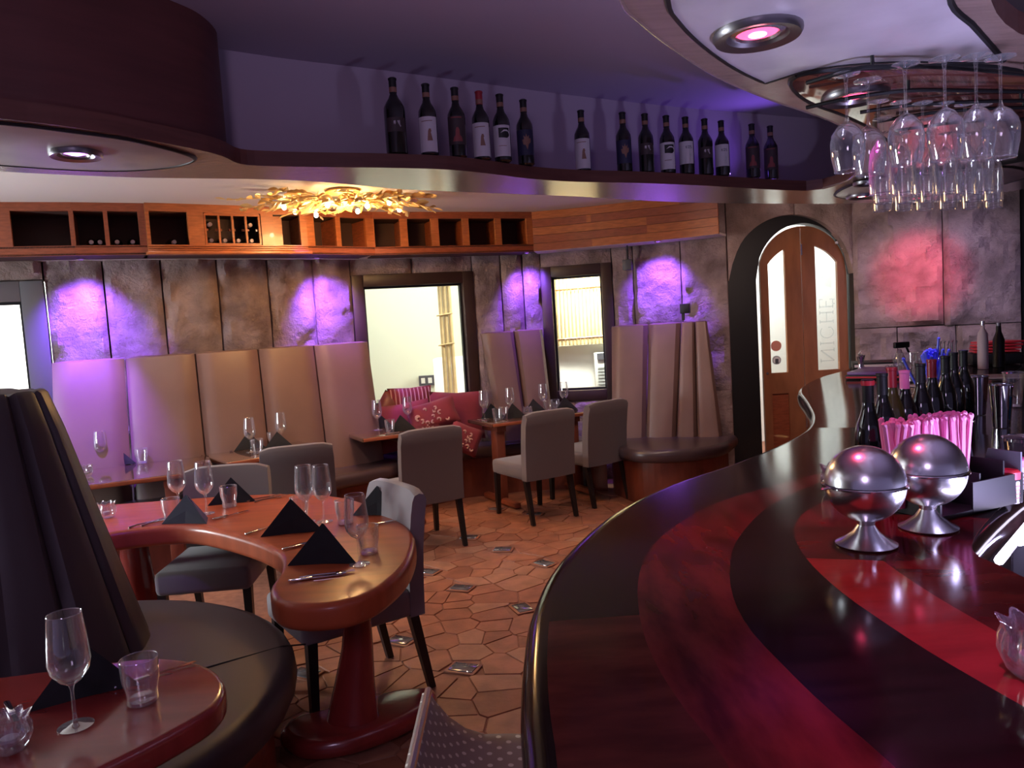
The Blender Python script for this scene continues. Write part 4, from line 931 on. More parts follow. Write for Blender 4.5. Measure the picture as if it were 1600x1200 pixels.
def make_knife():
    o = empty('knife', cat='cutlery'); box('handle', (-.055, 0, .006), (.085, .014, .008), M['chrome'], o, bevel=.003)
    bm = bmesh.new(); P = [(-.015, -.004), (.09, -.008), (.105, 0), (.098, .006), (-.015, .005)]
    a = [bm.verts.new((x, y, .004)) for x, y in P]; b = [bm.verts.new((x, y, .006)) for x, y in P]; bm.faces.new(a); bm.faces.new(b[::-1])
    for i in range(5): bm.faces.new((a[i], a[(i + 1) % 5], b[(i + 1) % 5], b[i]))
    link('blade', bm, M['chrome'], o, smooth=False); return o
kn = Proto(make_knife())
def make_fork():
    o = empty('fork', cat='cutlery'); tube('handle', [(-.095, 0, .004), (-.05, 0, .008), (.03, 0, .006)], [.006, .004, .0035], M['chrome'], o, 6)
    box('fork_head', (.042, 0, .005), (.024, .022, .003), M['chrome'], o, bevel=.001)
    for k in range(4): box('tine', (.075, -.009 + k * .006, .007), (.045, .0025, .0025), M['chrome'], o)
    return o
fk = Proto(make_fork())
Z = .751
# near table
wg.put((-1.04, 1.69, Z), 0, 'nearest wine glass, on the deep red table at bottom left'); tb.put((-.935, 1.79, Z), R(20), 'nearest tumbler, slanted old-fashioned glass on the deep red table')
nk.put((-1.10, 1.84, Z), R(28), 'dark napkin standing between nearest wine glass and tumbler'); vt.put((-1.13, 1.60, Z), 0, 'crystal petal candle holder in the bottom left corner')
kn.put((-1.22, 1.75, Z), R(-48), 'dark knife behind the candle holder in the bottom left corner'); fk.put((-1.27, 1.70, Z), R(-48), 'fork beside the knife in the bottom left corner')
kn.put((-.97, 1.93, Z), R(40), 'knife tip showing right of the nearest tumbler')
# kidney table
for x, y, l in [(-1.568, 3.80, 'wine glass in front of the chair facing us, right of its pair'), (-1.74, 3.88, 'wine glass in front of the chair facing us, left of its pair'),
                (-.90, 3.48, 'taller of the paired wine glasses at the middle of the curved table'), (-.985, 3.50, 'left wine glass of the pair at the middle of the curved table'), (-.605, 2.79, 'wine glass at the right edge of the curved table by the front napkin')]:
    wg.put((x, y, Z), 0, l)
for x, y, l in [(-1.70, 3.70, 'tumbler behind the leftmost napkin of the curved table'), (-1.50, 3.93, 'tumbler right behind the two wine glasses at the facing chair'), (-.79, 3.42, 'tumbler left of the back right napkin on the curved table'), (-.595, 2.93, 'tumbler right behind the front-edge wine glass on the curved table'), (-1.03, 3.55, 'faint tumbler left of the middle pair of wine glasses')]:
    tb.put((x, y, Z), R(10), l)
for x, y, a, l in [(-1.60, 3.62, -12, 'leftmost black napkin on the curved table, before two wine glasses'), (-1.52, 4.02, 10, 'black napkin before the chair facing us'), (-1.00, 3.31, 8, 'large black napkin in the middle of the curved table'), (-.75, 2.83, -6, 'nearest black napkin on the curved table tip'), (-.67, 3.55, -15, 'black napkin before the pale side-on chair')]:
    o = nk.put((x, y, Z), R(a), l); s = 1.1 if 'large' in l or 'nearest' in l else 1; o.scale = (s, s, s)
for x, y, a, l in [(-1.42, 3.72, 52, 'knife right of the leftmost napkin'), (-.89, 3.10, 38, 'knife between the two large napkins, near one'), (-.73, 2.655, 14, 'nearest knife on the curved table tip'), (-.56, 3.40, 28, 'knife right of the back right napkin'), (-1.16, 3.40, 60, 'knife left of the large middle napkin')]:
    kn.put((x, y, Z), R(a), l)
for x, y, a, l in [(-1.80, 3.66, 55, 'left fork beside the leftmost napkin'), (-1.75, 3.68, 55, 'right fork beside the leftmost napkin'), (-1.37, 4.08, 40, 'fork right of the napkin before the facing chair'), (-.86, 3.13, 38, 'fork lying next to the knife between the large napkins'), (-.70, 2.68, 14, 'fork lying along the nearest knife on the table tip'), (-1.32, 4.05, 40, 'second fork at the far edge before the facing chair')]:
    fk.put((x, y, Z), R(a), l)
vt.put((-2.10, 3.86, Z), 0, 'crystal candle holder at the left end of the curved table')
# far left table
wg.put((-3.02, 5.56, Z), 0, 'wine glass on the far-left violet-lit table'); nk.put((-2.93, 5.60, Z), R(25), 'black napkin on the far-left violet-lit table'); tb.put((-2.76, 5.62, Z), 0, 'tumbler on the far-left violet-lit table'); vt.put((-2.93, 5.18, Z), 0, 'crystal candle holder on the far-left table, half behind the booth')
# middle small table
for (p, f) in [((-2.03, 5.85), lambda q, l: wg.put(q, 0, l)), ((-1.87, 6.12), lambda q, l: wg.put(q, 0, l))]: f((*p, Z), 'wine glass on the small middle table, %s' % ('left one' if p[0] < -2 else 'right one'))
nk.put((-2.10, 6.02, Z), R(30), 'black napkin on the small middle table, farther one'); nk.put((-1.84, 5.92, Z), R(25), 'black napkin on the small middle table behind the chair back'); tb.put((-1.95, 5.76, Z), 0, 'front tumbler on the small middle table'); tb.put((-1.95, 6.15, Z), 0, 'rear tumbler on the small middle table')
kn.put((-2.20, 6.04, Z), R(-70), 'knife on the small middle table left of the napkins'); fk.put((-2.24, 6.00, Z), R(-70), 'fork on the small middle table left of the napkins')
# window table
wg.put((-1.20, 6.72, Z), 0, 'wine glass on the red-cushion table, left one'); wg.put((-.95, 6.85, Z), 0, 'wine glass on the red-cushion table, right one'); nk.put((-1.20, 6.84, Z), R(30), 'black napkin on the red-cushion table, left one'); nk.put((-.97, 6.58, Z), R(28), 'black napkin on the red-cushion table, right one')
tb.put((-1.06, 6.50, Z), 0, 'front tumbler on the red-cushion table'); tb.put((-1.08, 7.0, Z), 0, 'rear tumbler on the red-cushion table'); kn.put((-1.33, 6.76, Z), R(-60), 'knife on the red-cushion table by its left corner'); fk.put((-1.0, 6.42, Z), R(28), 'fork on the near edge of the red-cushion table')
# long table
for x, y, l in [(-.27, 7.03, 'far left wine glass on the farthest table'), (-.03, 7.15, 'second wine glass from the left on the farthest table'), (.29, 7.36, 'third wine glass from the left on the farthest table'), (.50, 7.46, 'rightmost wine glass on the farthest table, against the window')]: wg.put((x, y, Z), 0, l)
for x, y, a, l in [(-.20, 7.08, 20, 'leftmost black napkin on the farthest table'), (.0, 6.97, 24, 'second black napkin on the farthest table, behind the left chair'), (.20, 7.27, 20, 'third black napkin on the farthest table'), (.50, 7.30, 20, 'rightmost black napkin on the farthest table')]: nk.put((x, y, Z), R(a), l)
for x, y, l in [(-.15, 6.86, 'front left tumbler on the farthest table'), (-.09, 6.95, 'second tumbler from the left on the farthest table'), (.33, 7.24, 'tumbler right of the third wine glass on the farthest table'), (.40, 7.34, 'rightmost tumbler on the farthest table')]: tb.put((x, y, Z), 0, l)
vt.put((.13, 7.13, Z), 0, 'crystal candle holder in the middle of the farthest table'); kn.put((-.31, 6.92, Z), R(-60), 'knife at the left corner of the farthest table'); fk.put((-.26, 6.87, Z), R(-60), 'fork at the left corner of the farthest table'); kn.put((.06, 7.28, Z), R(28), 'knife at the middle rear of the farthest table')
# bar votives
vt.put((.70, 1.03, 1.0705), 0, 'crystal petal candle holder glowing violet at the right edge of the bar'); vt.put((.90, 2.14, 1.0705), 0, 'crystal candle holder behind the left steel globe')
# hanging glasses
def make_hang():
    o = empty('hanging_wine_glass', cat='glass'); pr = wine_bm(.252, .044, .036, .125)
    up = [(r, .0 - z) for r, z in pr]
    lathe('foot', up[:6], M['glass'], o, 24); lathe('stem', up[5:8], M['glass'], o, 10); lathe('bowl', up[7:], M['glass'], o, 28); lathe('rim', [(.0345, -.2515), (.0362, -.253), (.0352, -.2545), (.0342, -.253), (.0345, -.2515)], M['crystal'], o, 28); return o
hg = Proto(make_hang()); GH = 'wine glasses hanging from the bar rack'
for x, y, l in [(.93, 2.08, 'leftmost hanging wine glass, alone at the end of the rack'), (1.02, 2.15, 'second hanging wine glass from the left'), (1.06, 2.03, 'third hanging wine glass, front row'), (1.145, 2.0, 'fourth hanging wine glass, front row, left of centre'), (1.225, 2.0, 'fifth hanging wine glass, front row, right of centre'), (1.30, 2.02, 'rightmost hanging wine glass in the front row at the picture edge')]:
    hg.put((x, y, 2.205), 0, l, GH)
def make_flute():
    o = empty('hanging_flute', cat='glass'); lathe('foot', [(0, 0), (.03, 0), (.03, -.002), (.004, -.008), (.0035, -.03)], M['glass'], o, 20)
    lathe('stem', [(.0035, -.03), (.0035, -.10), (.008, -.12)], M['glass'], o, 10); lathe('bowl', [(.008, -.12), (.026, -.15), (.031, -.19), (.031, -.275), (.029, -.275), (.028, -.19), (.02, -.15), (0, -.13)], M['glass'], o, 24)
    lathe('rim', [(.029, -.2745), (.0315, -.276), (.029, -.278), (.029, -.2745)], M['crystal'], o, 24); return o
fl = Proto(make_flute()); GF = 'flutes hanging in the rear rows of the bar rack'
k = 0
LB = ['leftmost', 'second from left', 'third from left', 'fourth from left', 'fifth from left', 'sixth from left', 'seventh from left, at the edge']
for row, (ys_, xs) in enumerate([((2.38, .04), [1.16, 1.24, 1.32, 1.40, 1.48, 1.55]), ((2.60, .04), [1.28, 1.37, 1.46, 1.55, 1.64, 1.72]), ((2.82, .04), [1.38, 1.47, 1.56, 1.66, 1.76, 1.86])]):
    for i, x in enumerate(xs): fl.put((x, ys_[0] + i * ys_[1] * .6, 2.205), 0, 'straight hanging flute, %s in the %s row of the rack' % (LB[i], ['second', 'third', 'rear'][row]), GF)

# ---------------------------------------------------------------- bottles
def bottle(kind, h=.285, r=.037, foil=None, glassm=None):
    o = empty('wine_bottle', cat='bottle'); k = h / .31; nr = .0145
    lathe('glass_body', [(0, .004), (r * .8, 0), (r, .006), (r, .175 * k), (r * .97, .192 * k), (r * .75, .212 * k), (r * .5, .228 * k), (nr, .245 * k), (nr, .30 * k), (0, .30 * k)], glassm or M['bottle'], o, 28)
    fo = foil or (M['red'] if kind == 'burg' else M['black'])
    lathe('foil', [(nr + .0006, .250 * k), (nr + .0008, .302 * k), (nr + .0026, .303 * k), (nr + .0026, .309 * k), (nr - .002, .312 * k), (0, .312 * k)], fo, o, 20)
    def band(name, z0, z1, a0, a1, m, rr, n=10):
        bm = bmesh.new(); q = []
        for z in (z0, z1): q.append([bm.verts.new((rr * math.sin(R(a0 + (a1 - a0) * i / n)), -rr * math.cos(R(a0 + (a1 - a0) * i / n)), z)) for i in range(n + 1)])
        for i in range(n): bm.faces.new((q[0][i], q[0][i + 1], q[1][i + 1], q[1][i]))
        return link(name, bm, m, o)
    def wrap(name, pts, m, rr):
        bm = bmesh.new(); bm.faces.new([bm.verts.new((x, 0, z)) for x, z in pts]); bmesh.ops.triangulate(bm, faces=bm.faces[:])
        for k_ in range(-6, 9): bmesh.ops.bisect_plane(bm, geom=bm.verts[:] + bm.edges[:] + bm.faces[:], plane_co=(k_ * .006, 0, 0), plane_no=(1, 0, 0))
        for v in bm.verts: x = v.co.x; v.co = Vector((rr * math.sin(x / rr), -rr * math.cos(x / rr), v.co.z))
        return link(name, bm, m, o, smooth=False)
    if kind in ('tower', 'swoosh', 'kos', 'leafy', 'figure', 'script', 'burg'):
        band('neck_seal', .252 * k, .272 * k, -60, 75, M['brown'], nr + .0016, 8)
    if kind == 'tower':
        band('label', .012, .150, -62, 70, M['white'], r + .0006)
        wrap('emblem', [(.0, .055), (.022, .055), (.019, .062), (.016, .064), (.015, .088), (.018, .092), (.015, .102), (.008, .102), (.004, .092), (.007, .088), (.005, .064)], M['brown'], r + .0016)
        wrap('text_line', [(-.022, .130), (.024, .132), (.024, .135), (-.022, .133)], M['brown'], r + .0016)
    if kind == 'swoosh':
        band('label', .020, .150, -62, 75, M['white'], r + .0006)
        wrap('emblem', [(-.008, .098), (.03, .095), (.041, .105), (.041, .138), (-.008, .138)], M['black'], r + .0016)
        wrap('swoosh', [(.0, .116), (.02, .124), (.035, .122), (.041, .112), (.041, .121), (.03, .130), (.015, .129)], M['white'], r + .0022)
        wrap('text_line', [(-.01, .062), (.025, .062), (.025, .064), (-.01, .064)], M['brown'], r + .0016)
    if kind == 'kos':
        band('label', .050, .160, -60, 70, M['white'], r + .0006)
        for i, s in enumerate('KOS'):
            x = .004 + i * .011
            segs = {'K': [(0, 0, 0, 1), (0, .5, .7, 1), (0, .5, .7, 0)], 'O': [(0, 0, .7, 0), (.7, 0, .7, 1), (.7, 1, 0, 1), (0, 1, 0, 0)], 'S': [(0, 0, .7, 0), (.7, 0, .7, .5), (.7, .5, 0, .5), (0, .5, 0, 1), (0, 1, .7, 1)]}[s]
            for a in segs:
                p, q = Vector((x + a[0] * .009, .125 + a[1] * .012)), Vector((x + a[2] * .009, .125 + a[3] * .012)); n_ = Vector((-(q - p).y, (q - p).x)).normalized() * .0009
                wrap('letter', [tuple(p + n_), tuple(q + n_), tuple(q - n_), tuple(p - n_)], M['navy'], r + .0016)
        wrap('emblem', [(.022, .060), (.026, .062), (.024, .075), (.032, .088), (.028, .10), (.02, .095), (.024, .088), (.020, .076)], M['text'], r + .0016)
    if kind == 'leafy':
        band('label', .040, .150, -60, 72, M['navy'], r + .0006)
        wrap('emblem', [(.014, .062), (.020, .085), (.030, .094), (.026, .100), (.031, .112), (.022, .110), (.024, .125), (.015, .116), (.011, .132), (.007, .116), (-.002, .124), (.001, .108), (-.008, .106), (.0, .094), (-.004, .086), (.007, .082)], M['brown'], r + .0016)
    if kind == 'figure':
        band('label', .050, .165, -60, 72, M['dlabel'], r + .0006)
        wrap('emblem', [(-.014, .062), (.028, .062), (.024, .080), (.016, .086), (.013, .096), (.016, .108), (.011, .118), (.004, .118), (.0, .108), (.003, .096), (-.002, .086), (-.008, .08)], M['rlabel'], r + .0016)
        wrap('text_line', [(-.018, .156), (.028, .156), (.028, .160), (-.018, .160)], M['rlabel'], r + .0016)
    if kind == 'script':
        band('label', .085, .140, -40, 68, M['dlabel'], r + .0006)
        wrap('emblem', [(.0, .125), (.008, .127), (.009, .118), (.005, .110), (.003, .118), (.0, .112)], M['silver'], r + .0016); wrap('emblem', [(.014, .126), (.026, .128), (.022, .118), (.030, .106), (.026, .102), (.018, .116)], M['silver'], r + .0016)
    return o
BP = {k: Proto(bottle(k)) for k in ('tower', 'swoosh', 'kos', 'leafy', 'figure', 'script')}
big = Proto(bottle('script', .30, .043))
ZL = ZU + .0555
# (x, y) on the ledge
LED_ = [('script', -.478, 3.10), ('tower', -.355, 3.15), ('figure', -.245, 3.22), ('towerr', -.150, 3.29), ('swoosh', -.065, 3.35), ('leafy', .035, 3.45), ('tower', .305, 3.68), ('leafy', .51, 3.76), ('script', .625, 3.81), ('swoosh', .74, 3.87), ('kos', .845, 3.92), ('script', .955, 3.98), ('kos', 1.055, 4.04), ('figure', 1.245, 4.15), ('figure', 1.365, 4.22)]
LN = ['largest dark bottle, first from the left on the ledge', 'white-label bottle second from the left on the ledge', 'bottle with dark red figure label, third on the ledge', 'white-label bottle with red cap, fourth on the ledge', 'bottle with black and white swoosh label in the left group on the ledge', 'bottle with pale leaf emblem closing the left group on the ledge', 'lone white-label bottle standing between the two groups on the ledge',
      'bottle with pale leaf emblem opening the right group on the ledge', 'dark bottle second in the right group on the ledge', 'swoosh-label bottle third in the right group on the ledge', 'white KOS label bottle, fourth in the right group on the ledge', 'dark bottle between the two KOS label bottles on the ledge', 'white KOS label bottle closing the right group on the ledge', 'left of the last pair of dark bottles, nearest canopy', 'rightmost bottle on the ledge, beside the canopy']
redcap = bottle('tower', foil=M['red'])
for i, ((k_, x, y), l) in enumerate(zip(LED_, LN)):
    x += .026 * y; y += .012 * 1.0
    rz = math.atan2(x, y) * -1 + R(-8)
    if i == 0: big.put((x, y, ZL), rz, l, 'wine bottles on the wavy ledge')
    elif k_ == 'towerr': redcap.location = (x, y, ZL); redcap.rotation_euler = (0, 0, rz); tag(redcap, l, None, 'wine bottles on the wavy ledge')
    else: BP[k_].put((x, y, ZL), rz, l, 'wine bottles on the wavy ledge')
# lying bottles in the cabinets: only neck and foil face the room
def make_lying():
    o = empty('stored_bottle', cat='bottle'); q = Matrix.Rotation(R(90), 3, 'X')
    lathe('glass_body', [(.014, .0), (.0145, -.055), (.036, -.09), (.037, -.20), (0, -.20)], M['bottle'], o, 16, (0, 0, 0), q); lathe('foil_cap', [(0, .004), (.014, .003), (.0158, 0), (.0155, -.04)], M['paper'], o, 16, (0, 0, 0), q)
    return o
ly = Proto(make_lying()); lz = {'0': 'first column', '1': 'second column', '2': 'third column', '3': 'fourth column'}
for (x, y, z, ang, tg) in bottle_spots:
    if tg in ('g11', 'g21'): continue
    lb = ('lying bottle in the lit grid rack, %s, %s row' % (lz[tg[1]], 'lower' if tg[2] == '0' else 'upper')) if tg[0] == 'g' and len(tg) == 3 else 'lying bottle in the ' + tg
    ly.put((x, y, z), ang, lb, 'bottles lying in the wine cabinets')

# bottles on the bar
def burg(fo, gl=None, r=.041):
    o = empty('bar_bottle', cat='bottle'); nr = .0155
    lathe('glass_body', [(0, .004), (r * .85, 0), (r, .008), (r, .12), (r * .96, .145), (r * .8, .175), (r * .56, .20), (nr + .002, .222), (nr, .24), (nr, .30), (0, .30)], gl or M['bottle'], o, 28)
    lathe('foil', [(nr + .0007, .235), (nr + .0009, .292), (nr + .0025, .294), (nr + .0025, .303), (0, .304)], fo, o, 20); return o
PB = [(1.05, 2.26, 'redring', 'front dark wine bottle with red-topped cap at the left of the bar group'), (1.175, 2.43, 'b', 'dark bottle right behind the front bottle of the bar group'), (1.30, 2.62, 'r', 'green glass bottle with tall red foil in the bar group'), (1.375, 2.68, 'm', 'short pink-foiled bottle between the green and black bottles on the bar'), (1.452, 2.72, 'b', 'black-foiled bottle in the centre of the bar group'), (1.575, 2.87, 'r2', 'red-foiled dark bottle fourth from the right in the bar group'), (1.70, 3.0, 'b', 'dark bottle third from the right in the bar group'), (1.825, 3.16, 'b', 'tallest dark bottle second from the right in the bar group'), (1.925, 3.26, 'b', 'rightmost dark bottle of the bar group')]
pbk = Proto(burg(M['black']))
for x, y, k_, l in PB:
    if k_ == 'b': o = pbk.put((x, y, 1.0712), 0, l, 'wine bottles standing on the bar')
    else:
        o = burg({'redring': M['black'], 'r': M['red'], 'm': M['pinks'], 'r2': M['red']}[k_], M['bottleg'] if k_ == 'r' else None); o.location = (x, y, 1.0712); tag(o, l, None, 'wine bottles standing on the bar')
        if k_ == 'redring': lathe('red_ring', [(.0185, .286), (.019, .292), (.0185, .300), (.0175, .300)], M['redcap'], o, 20)
        if k_ == 'm': o.scale = (1, 1, .94)

# steel globes
def globe(x, y, rz, label):
    o = empty('steel_globe', (x, y, 1.0712), rz, label, 'serving globe'); r = .083
    lathe('foot', [(0, .002), (.062, 0), (.064, .003), (.05, .010), (.028, .028), (.017, .045), (.022, .058)], M['steel'], o, 36)
    n = 14; lathe('lower_bowl', [(r * math.cos(R(-76 + 76 * i / n)), .135 + r * math.sin(R(-76 + 76 * i / n))) for i in range(n + 1)], M['steel'], o, 40)
    lathe('lid', [(r * 1.005 * math.cos(R(2 + 88 * i / n)), .136 + r * 1.005 * math.sin(R(2 + 88 * i / n))) for i in range(n + 1)], M['steel'], o, 40)
    lathe('rim_band', [(r, .131), (r + .0055, .133), (r + .0055, .136), (r, .138)], M['chrome'], o, 40)
    tube('handle_pin', [(-r, 0, .134), (-r - .018, -.003, .134)], .003, M['dsteel'], o); lathe('knob', [(0, -.005), (.005, 0), (0, .005)], M['dsteel'], o, 10, (-r - .02, -.003, .134)); return o
globe(.757, 1.655, R(10), 'left polished steel globe dish on a stem, nearest on the bar'); globe(.945, 1.75, R(-15), 'right polished steel globe dish, before the pink straws')

# straw caddy
cy_ = empty('bar_caddy', (1.10, 1.93, 1.0712), R(24), 'black bar caddy with V-notched side holding the pink straws', 'caddy')
box('base', (0, 0, .006), (.30, .17, .01), M['black'], cy_); box('side_wall', (0, .083, .055), (.30, .006, .11), M['black'], cy_); box('end_wall', (-.148, 0, .05), (.006, .17, .10), M['black'], cy_); box('divider', (-.0, 0, .05), (.005, .16, .09), M['black'], cy_); box('divider', (.09, 0, .06), (.005, .16, .11), M['black'], cy_)
bm = bmesh.new(); P = [(0, 0), (.17, 0), (.17, .13), (.135, .13), (.115, .03), (.085, .13), (.0, .13)]
a = [bm.verts.new((.148, -.085 + x, z)) for x, z in P]; b_ = [bm.verts.new((.154, -.085 + x, z)) for x, z in P]; bm.faces.new(a); bm.faces.new(b_[::-1])
for i in range(7): bm.faces.new((a[i], a[(i + 1) % 7], b_[(i + 1) % 7], b_[i]))
link('notched_wall', bm, M['grey'], cy_, smooth=False)
box('front_wall', (.06, -.083, .04), (.19, .006, .075), M['black'], cy_)
def straw_bm():
    bm = bmesh.new(); n = 6
    tube_bm(bm, [(0, 0, 0), (0, 0, .205)], .0062, n, False); tube_bm(bm, [(0, 0, .203), (.001, .001, .213), (.004, .0, .218)], [.0062, .0078, .0040], n, True); return bm
sr = random.Random(4)
s0 = link('paper_straw', straw_bm(), M['pinks']); tag(s0, None, 'straw'); SP = Proto(s0); GS = 'pink wrapped straws in the bar caddy'
ca, sa = math.cos(R(12)), math.sin(R(12))
for cl_, (sx, cnt_) in enumerate([(.985, 44), (1.115, 44)]):
    for i in range(cnt_):
        u, v = sr.uniform(-.055, .055), sr.uniform(-.03, .035); x, y = sx + u, 1.93 + v + (sx + u - 1.05) * .25
        o = SP.put((x, y, 1.082 + sr.uniform(0, .008)), (sr.uniform(-.07, .07), u * 2.2 + sr.uniform(-.03, .03) - (0.03 if cl_ == 0 else -.01), sr.uniform(0, 6)), 'pink paper-wrapped straw in the %s compartment of the bar caddy' % ('left' if cl_ == 0 else 'right'), GS)
# blue straws in a cup
cp = empty('straw_cup', (1.99, 3.62, 1.0712), 0, 'clear cup holding the bright blue straws behind the bottles', 'cup'); lathe('cup_wall', [(0, 0), (.035, 0), (.048, .15), (.046, .15), (.033, .005), (0, .005)], M['plastic'], cp, 20)
s1 = link('blue_straw', straw_bm(), M['blues']); tag(s1, None, 'straw'); SB = Proto(s1)
for i in range(34):
    a, rr_ = sr.uniform(0, 6.28), sr.uniform(0, .026); SB.put((1.99 + rr_ * math.cos(a), 3.62 + rr_ * math.sin(a), 1.12 + sr.uniform(0, .03)), (-rr_ * math.sin(a) * 9, rr_ * math.cos(a) * 14, a), 'bright blue straw bundled in the clear cup behind the bottles', 'blue straws in the cup')
o = SB.put((1.93, 3.60, 1.14), (0, R(-28), .2), 'single blue straw leaning far left of the blue bundle'); o = SB.put((2.0, 3.62, 1.20), (0, R(6), 0), 'tallest blue straw sticking up above the bundle')
# folders and papers on the far bar
def flat(name, x, y, z, s, rz, m, label, cat, edge=None):
    o = empty(name, (x, y, z), rz, label, cat); box('cover', (0, 0, s[2] / 2), s, m, o, bevel=.003)
    if edge: box('pages', (0, 0, s[2] / 2), (s[0] - .01, s[1] + .003, s[2] * .4), edge, o)
    return o
flat('menu_folder', 2.62, 5.46, 1.0712, (.36, .46, .03), R(-35), M['black'], 'black menu folder at the bottom of the stack by the door', 'menu', M['redcap'])
flat('menu_folder', 2.64, 5.45, 1.1015, (.36, .46, .022), R(-38), M['purple'], 'purple menu folder on top of the stack by the door', 'menu')
flat('menu_folder', 2.98, 6.25, 1.0712, (.36, .30, .05), R(-20), M['black'], 'thick black book behind the purple menu folder', 'menu', M['paper'])
flat('paper_sheet', 2.62, 4.65, 1.0712, (.34, .30, .004), R(20), M['paper'], 'pinkish sheet of paper on the bar behind the green bottle', 'paper')
flat('paper_sheet', 3.15, 4.95, 1.0712, (.5, .3, .004), R(-30), M['paper'], 'pale paper sheets on the bar at the right behind the bottles', 'paper')
gl = empty('eyeglasses', (2.62, 5.30, 1.125), R(20), 'small clear spectacles resting on the purple folder', 'glasses')
for s in (-.025, .025): bm = bmesh.new(); tube_bm(bm, [(s + .02 * math.cos(t), 0, .02 + .016 * math.sin(t)) for t in [R(30 * k) for k in range(13)]], .003, 5); link('lens_rim', bm, M['crystal'], gl)
# shakers, spray bottle, tall things at the far end
tb.put((2.58, 5.0, 1.0712), 0, 'clear bar tumbler right of the purple folder').scale = (1.3, 1.3, 1.7); tb.put((2.70, 5.02, 1.0712), 0, 'second clear bar tumbler beside the first, by the folder').scale = (1.3, 1.3, 1.7)
sp = empty('spray_bottle', (2.90, 5.72, 1.0712), R(15), 'black-headed spray bottle at the far end of the bar', 'bottle')
lathe('bottle_body', [(0, 0), (.04, 0), (.042, .1), (.02, .15), (.014, .17), (0, .17)], M['plastic'], sp, 20); box('spray_head', (.02, 0, .20), (.13, .03, .045), M['black'], sp, bevel=.008); tube('trigger', [(.06, 0, .19), (.085, 0, .14)], .008, M['black'], sp)
for i, (x, y, lb) in enumerate([(2.62, 5.75, 'left glinting steel jigger at the far bar end'), (2.70, 5.9, 'second glinting steel jigger at the far bar end'), (3.15, 5.75, 'glinting steel jigger right of the spray bottle'), (3.3, 5.9, 'farthest steel jigger before the stone wall')]):
    j = empty('jigger', (x, y, 1.0712), 0, lb, 'bar tool'); lathe('cup', [(0, .06), (.01, .06), (.03, .0), (.032, 0), (.012, .062), (.026, .13), (.024, .13), (0, .07)], M['chrome'], j, 16); lathe('bead', [(0, .135), (.018, .15), (0, .165)], M['chrome'], j, 12)
th = empty('corkscrew_bottle', (3.42, 5.55, 1.0712), 0, 'tall pale cylindrical bottle standing at the far end before the stone wall', 'bottle'); lathe('bottle_body', [(0, 0), (.035, 0), (.036, .2), (.03, .26), (.014, .29), (.012, .33), (0, .33)], M['paper'], th, 20); lathe('cap', [(.014, .315), (.015, .345), (0, .345)], M['steel'], th, 14)
th = empty('corkscrew_bottle', (3.58, 5.62, 1.0712), 0, 'tall black bottle beside the pale cylindrical bottle', 'bottle'); lathe('bottle_body', [(0, 0), (.038, 0), (.038, .2), (.018, .26), (.015, .32), (0, .32)], M['black'], th, 20); lathe('cap', [(.016, .3), (.017, .325), (0, .325)], M['dsteel'], th, 14)
nap = empty('napkin_stack', (3.72, 5.9, 1.0712), R(-20), 'folded red cloths piled before the stone wall at the right', 'cloth')
for k in range(4): box('red_cloth', (.01 * k, .01 * k, .1 + .022 * k), (.30, .2, .016), M['redcap'], nap, rz=R(6 * k), bevel=.006)
box('tray', (0, 0, .045), (.34, .24, .085), M['black'], nap, bevel=.01)
wr_ = empty('metal_stand', (3.25, 5.8, 1.0712), 0, 'dark wire tool stand at the far end of the bar', 'stand')
for k in range(5): tube('wire', [(k * .03, 0, 0), (k * .03, 0, .17 + .02 * (k % 2)), (k * .03 + .02, .02, .20)], .005, M['dsteel'], wr_)
box('tray', (.06, 0, .005), (.18, .1, .01), M['dsteel'], wr_)
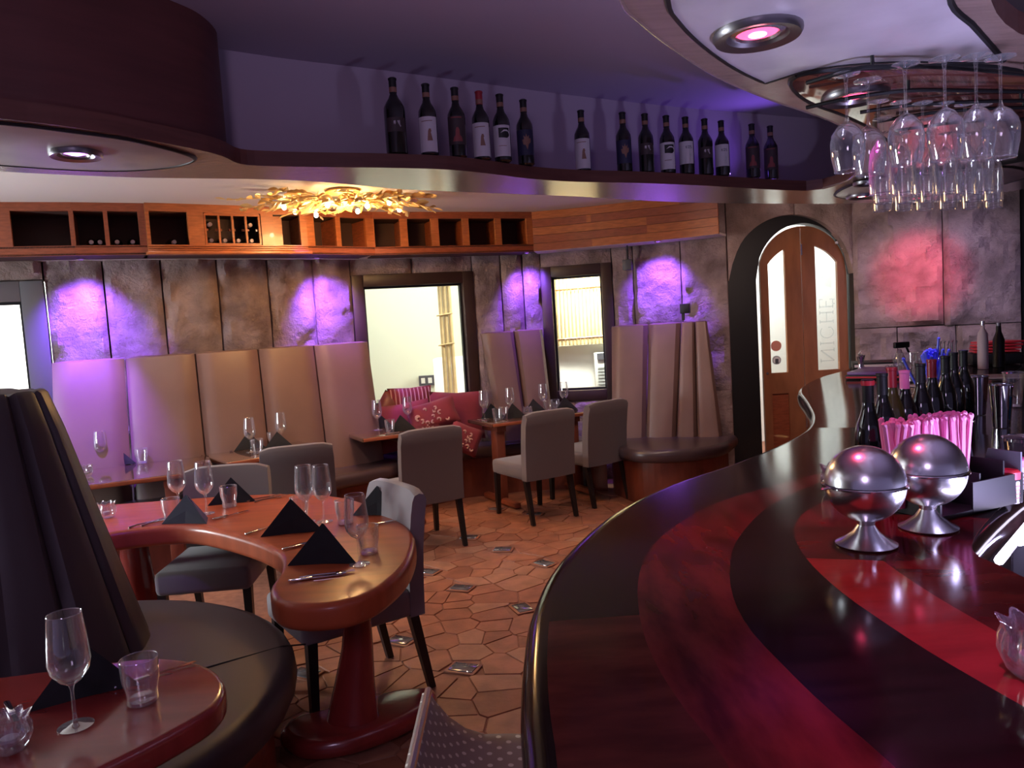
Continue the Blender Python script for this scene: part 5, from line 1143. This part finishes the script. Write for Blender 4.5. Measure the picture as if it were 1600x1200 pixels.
# mixing tins and tumblers at the right
def tin(x, y, h, r, m, label, liquid=None):
    o = empty('mixing_tin', (x, y, 1.0712), 0, label, 'cup'); lathe('cup_wall', [(0, .0), (r * .72, 0), (r, h), (r + .002, h + .002), (r - .002, h), (r * .70, .006), (0, .006)], m, o, 28)
    if liquid: lathe('film_band', [(r * .725, .004), (r * .725 + (r * .275) * .72 + .001, h * .72)], liquid, o, 28)
    lathe('rim', [(r, h - .002), (r + .003, h), (r, h + .003)], M['chrome'], o, 28); return o
tin(1.95, 3.05, .17, .043, M['chrome'], 'tall chrome mixing tin right of the bottle group'); tin(2.07, 2.99, .155, .052, M['chrome'], 'teal-banded steel cup at the right picture edge', M['teal']); tin(2.08, 3.42, .17, .045, M['chrome'], 'rear chrome mixing tin behind the others')
tin(2.36, 3.6, .16, .045, M['glass'], 'clear mixing glass behind the teal-banded cup')
tub = empty('plastic_tub', (1.50, 2.235, 1.0712), 0, 'clear lidded plastic tub with red syrup at the right edge', 'tub')
lathe('tub_wall', [(0, 0), (.045, 0), (.058, .10), (.056, .10), (.043, .004), (0, .004)], M['plastic'], tub, 28); lathe('lid', [(0, .112), (.05, .110), (.062, .107), (.063, .098), (.058, .098)], M['plastic'], tub, 28); lathe('syrup', [(0, .005), (.042, .005), (.049, .055), (0, .055)], M['redliq'], tub, 28)
bitters = None
for x, y, cm, lb in [(1.36, 2.06, M['pinks'], 'small white bottle with pink cap, rear one beside the caddy'), (1.25, 1.925, M['redcap'], 'small white-labelled bottle with red cap, front one beside the caddy')]:
    o = empty('bitters_bottle', (x, y, 1.0712), 0, lb, 'bottle'); lathe('bottle_body', [(0, 0), (.021, 0), (.022, .055), (.014, .068), (0, .068)], M['white'], o, 18); lathe('cap', [(.0235, .062), (.0235, .08), (.018, .085), (0, .085)], cm, o, 18)
    for k in range(4): lathe('label_line', [(.0225, .014 + k * .01), (.0225, .016 + k * .01)], M['rlabel'], o, 18)
o = box('bar_mat', (1.34, 2.25, 1.0735), (.5, .24, .004), M['black'], None, rz=R(40), bevel=.001); tag(o, 'thin black rubber mat under the caddy and tub', 'mat')
o = box('coaster', (2.13, 4.3, 1.0735), (.12, .12, .004), M['black'], None, rz=R(20), bevel=.001); tag(o, 'black coaster on the bar left of the bottle group', 'coaster')
